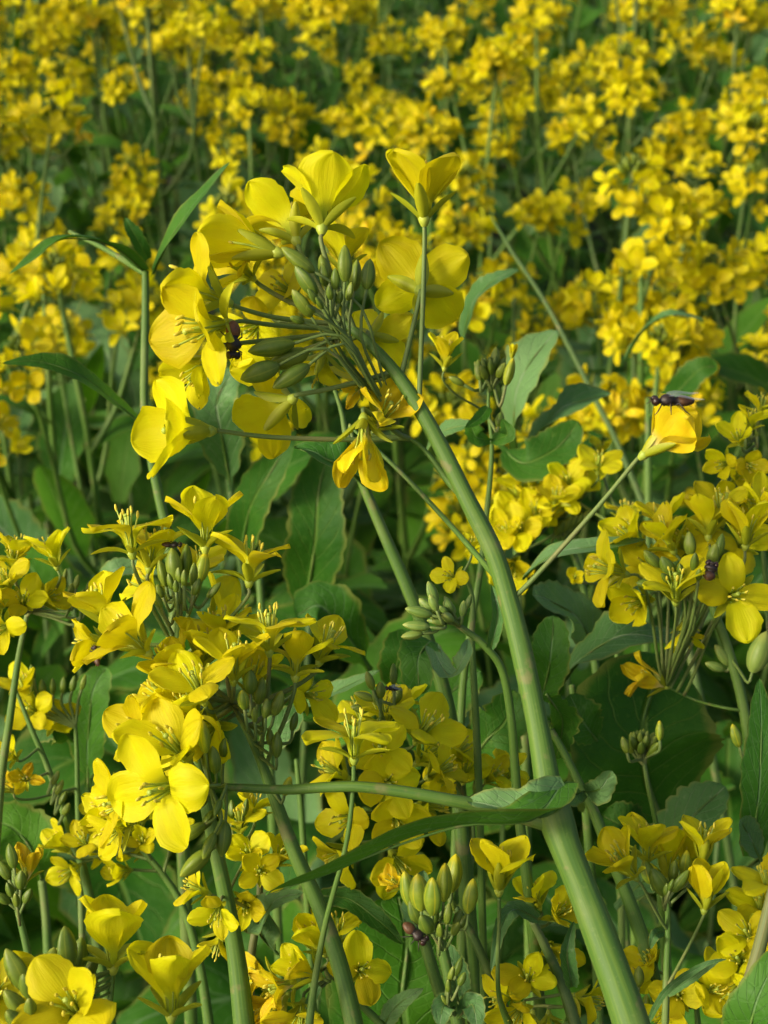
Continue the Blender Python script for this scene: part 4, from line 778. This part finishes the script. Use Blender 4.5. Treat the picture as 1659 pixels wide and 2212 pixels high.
def proto(seed, H, nbr, lean, leafn, smat):
    g = random.Random(seed); r = root('mustard_plant', '', 'mustard plant', Vector((0, 0, 0)))
    L = Vector((lean[0], lean[1], 0))
    def ax(z): q = z/H; return Vector((L.x*q*q+.012*math.sin(z*9+seed), L.y*q*q+.012*math.cos(z*8+seed*2), z))
    tips = []
    mb = MB(); zz = [H*k/10 for k in range(11)]; mb.tube([ax(z) for z in zz], [.0055*(1-.72*(z/H))+.0002 for z in zz], 8, 0, .04); link('stem', mb.mesh('stem', [smat]), r)
    tips.append((ax(H), (ax(H)-ax(H*.93)).normalized(), 1.0))
    for b in range(nbr):
        z0 = H*(.64+.24*b/max(1, nbr-1))+g.uniform(-.02, .02); a = b*2.4+seed; ln = (H-z0)*g.uniform(.75, 1.05)
        o_ = Vector((math.cos(a), math.sin(a), 0)); p0 = ax(z0); tip = p0+o_*ln*g.uniform(.28, .5)+Vector((0, 0, ln*g.uniform(.8, 1.0)))
        pts = cr([p0, p0+o_*ln*.18+Vector((0, 0, ln*.25)), p0+(tip-p0)*.6+o_*ln*.04, tip], 4)
        mb = MB(); mb.tube(pts, [.0026*(1-.6*i/(len(pts)-1)) for i in range(len(pts))], 7, 0); link('branch', mb.mesh('branch', [smat]), r)
        tips.append((tip, (pts[-1]-pts[-3]).normalized(), g.uniform(.7, 1.0)))
        if g.random() < .8:
            lf = leaf_data([p0, p0+o_*.02+Vector((0, 0, .012)), p0+o_*.05+Vector((0, 0, .012)), p0+o_*g.uniform(.07, .1)-Vector((0, 0, .005))], g.uniform(.012, .024), Vector((0, 0, 1)), 'lance', .05, .12, .3, seed*9+b, 14, 5)
            link('leaf', lf.mesh('leaf', [g.choice([LG, LM, LD])]), r)
    mbp = None
    for tip, A, sz in tips:
        link('bud_cluster', g.choice(BCL), r, frame(tip, A, g.uniform(0, 6), sz*g.uniform(.9, 1.2)))
        RL = g.uniform(.014, .044); n = int(g.uniform(9, 17)*sz); X = A.orthogonal().normalized(); Y = A.cross(X); ph = g.uniform(0, 6); mbp = MB()
        for i in range(n):
            a = i*2.4+ph; s = (i+.5)/n; o_ = X*math.cos(a)+Y*math.sin(a); rr = g.uniform(.010, .021)*(.55+.5*s)
            p0 = tip-A*(.004+RL*s); pos = p0+o_*rr+A*rr*.7; f = (o_+A*g.uniform(.15, 1.1)+Vector((0, 0, .2))).normalized()
            link('flower', BGF[g.randrange(9)] if g.random() > .05 else BGF[9+g.randrange(2)], r, frame(pos, f, g.uniform(0, 6), g.uniform(.8, 1.25)))
            mbp.tube([p0, p0+o_*rr*.6+A*rr*.2, pos-f*.001], [.0005]*3, 4, 0)
        link('pedicels', mbp.mesh('pedicels', [PED]), r)['kind'] = 'stuff'
    for k in range(leafn):
        z0 = H*(.34+.56*k/leafn)+g.uniform(-.02, .02); a = k*2.4+seed*1.7; o_ = Vector((math.cos(a), math.sin(a), 0)); p0 = ax(z0)
        LL = g.uniform(.10, .17)*(1.25-.7*k/leafn); up = g.uniform(.3, .9); dr = g.uniform(-.25, .35)
        pts = [p0, p0+o_*LL*.3+Vector((0, 0, LL*.3*up)), p0+o_*LL*.65+Vector((0, 0, LL*.45*up)), p0+o_*LL*.95+Vector((0, 0, LL*(.45*up-dr)))]
        lf = leaf_data(pts, LL*g.uniform(.32, .5), Vector((0, 0, 1)), 'broad', .09, .16, .25, seed*31+k, 24, 7)
        link('leaf', lf.mesh('leaf', [g.choice([LG, LM, LD, LD, LB])]), r)
    return r
def copy_tree(src, loc, rz, sc_):
    r = src.copy(); COL.objects.link(r); r.location = loc; r.rotation_euler = (0, 0, rz); r.scale = (sc_,)*3
    for ch in src.children:
        c = ch.copy(); COL.objects.link(c); c.parent = r
    return r
bpy.context.view_layer.update()
protos = [proto(40+i, 1.05+.03*(i % 3), 3+i % 3, (.05*math.cos(i*2), .05*math.sin(i*2)), 8, STEM if i % 2 else STEMD) for i in range(11)]
leafp = []
def proto_leafy(seed, H):
    g = random.Random(seed); r = root('mustard_shoot', '', 'mustard plant', Vector((0, 0, 0))); mb = MB()
    mb.tube([Vector((.01*math.sin(z*.05*H*20), .01*math.cos(z*H), z*H/8)) for z in range(9)], [.004*(1-.08*z) for z in range(9)], 7, 0); link('stem', mb.mesh('stem', [STEMD]), r)
    for k in range(12):
        z0 = H*(.42+.58*k/12); a = k*2.4+seed; o_ = Vector((math.cos(a), math.sin(a), 0)); p0 = Vector((0, 0, z0)); LL = g.uniform(.11, .17)*(1.2-.5*k/12); up = g.uniform(.4, 1.1); dr = g.uniform(-.3, .3)
        pts = [p0, p0+o_*LL*.3+Vector((0, 0, LL*.35*up)), p0+o_*LL*.65+Vector((0, 0, LL*.5*up)), p0+o_*LL*.95+Vector((0, 0, LL*(.5*up-dr)))]
        link('leaf', leaf_data(pts, LL*g.uniform(.34, .55), Vector((0, 0, 1)), 'broad' if k % 3 else 'lance', .09, .16, .22, seed*17+k, 24, 7).mesh('leaf', [g.choice([LG, LM, LD, LD, LD, LM, LB])]), r)
    return r
leafp = [proto_leafy(80+i, .84+.04*i) for i in range(4)]
bpy.context.view_layer.update()
# undergrowth: the mass of small leaves below the flowers, running on to the far end of the field
def undergrowth(name, n, y0, y1, zlo, zhi, L0, mats, seed, yellow=0):
    g = random.Random(seed); mb = MB()
    for i in range(n):
        y = y0+(y1-y0)*g.random()**1.4; x = g.uniform(-1, 1)*(.34*y+.2); z = g.uniform(zlo, zhi)*(1-.0*y); a = g.uniform(0, 6.28); L = L0*g.uniform(.5, 1.3)*(1+.25*max(0, y-1.5)); e = g.uniform(-.2, 1.3)
        o_ = Vector((math.cos(a)*math.cos(e), math.sin(a)*math.cos(e), math.sin(e))); s_ = o_.cross(Vector((0, 0, 1))).normalized(); N = s_.cross(o_); c = Vector((x, y, z)); w_ = L*g.uniform(.14, .26); mi = g.randrange(len(mats)); dr = g.uniform(.0, .5)
        rows = []; uvs = []
        for k in range(7):
            s = k/6; hw = w_*max(0.02, math.sin(PI*(.06+.94*s)))**.7*(1+.15*math.sin(s*20+i)); q = c+o_*L*s-Vector((0, 0, L*dr*s*s))
            rows.append([q-s_*hw+N*hw*.3, q, q+s_*hw+N*hw*.3]); uvs.append([(0, s), (.5, s), (1, s)])
        mb.grid(rows, uvs, mi)
    o = link(name, mb.mesh(name, mats)); o['kind'] = 'stuff'; o['category'] = 'undergrowth'; o['label'] = 'mass of small green leaves filling the shade under the flowers'
undergrowth('undergrowth', 9000, .75, 9.0, .10, .86, .085, [LM, LD, LB, LG, LM], 5)
g = random.Random(11); used = set(); FIELD = []
def put(pr, i, x, y, z, s, kind):
    k = (id(pr), i)
    if k in used: o = copy_tree(pr[i], (x, y, z), g.uniform(0, 6.28), s)
    else: used.add(k); o = pr[i]; o.location = (x, y, z); o.rotation_euler = (0, 0, g.uniform(0, 6.28)); o.scale = (s,)*3
    FIELD.append((o, kind, x, y))
for x_, y_, s_ in ((-.245, .90, .965), (-.175, .93, .965), (-.12, .97, .96), (.245, .86, .93), (.15, .90, .92)):
    put(protos, g.randrange(11), x_, y_, 0, s_, 'f0')
y = .94; row = 1
while y < 4.2:
    st_ = .105+.035*(y-.78); half = .27*y+.10; n = int(2*half/st_)
    for k in range(n+1):
        x = -half+2*half*k/n+g.uniform(-.05, .05); yy = y+g.uniform(-.05, .05)
        if noise.noise(Vector((x*5.2, yy*3.4, 3.3))) > (-.25 if x < 0 and yy < 1.0 else .55 if x < -.05*yy else .40) or g.random() < .03: continue
        if abs(x+.12*yy) < .045*yy+.02 and 1.0 < yy < 1.45: continue
        put(protos, g.randrange(11), x, yy, 0, g.uniform(.88, 1.03)+.010*min(1.6, yy-1), 'f%d' % row)
    y += .10+.055*(y-.94); row += 1
for ri, y in enumerate((.50, .58, .67, .77, .88, 1.0, 1.15)):
    half = .30*y+.08; n = int(2*half/.10)
    for k in range(n+1):
        if y < .7 and -half+2*half*k/n < -.06: continue
        put(leafp, g.randrange(4), -half+2*half*k/n+g.uniform(-.03, .03), y+g.uniform(-.03, .03), 0, g.uniform(.84, 1.06) if y > .6 else g.uniform(.8, .92), 'l%d' % ri)
# labels of the field: by row and by rank from the left, as one would count them
ORD = 'first second third fourth fifth sixth seventh eighth ninth tenth eleventh twelfth thirteenth fourteenth fifteenth sixteenth seventeenth eighteenth nineteenth twentieth'.split()
ORD += ['twenty-'+q for q in ORD[:9]]+['thirtieth']
rows_ = {}
for q in FIELD: rows_.setdefault(q[1], []).append(q)
for kind, lst in rows_.items():
    for i, (o, _, x, y) in enumerate(sorted(lst, key=lambda q: q[2]/q[3])):
        rw = ORD[int(kind[1:])]
        if kind[0] == 'l':
            o['label'] = 'broad-leaved flowerless shoot under the flowers, %s from the left in the %s row back' % (ORD[i], rw); o['group'] = 'leafy shoots under the flowers'
        else:
            o['label'] = 'flowering mustard plant, %s from the left in the %s row of the field behind' % (ORD[i], rw); o['group'] = 'mustard plants of the field behind'
        o['category'] = 'mustard plant'
print('OBJECTS', len(bpy.data.objects))
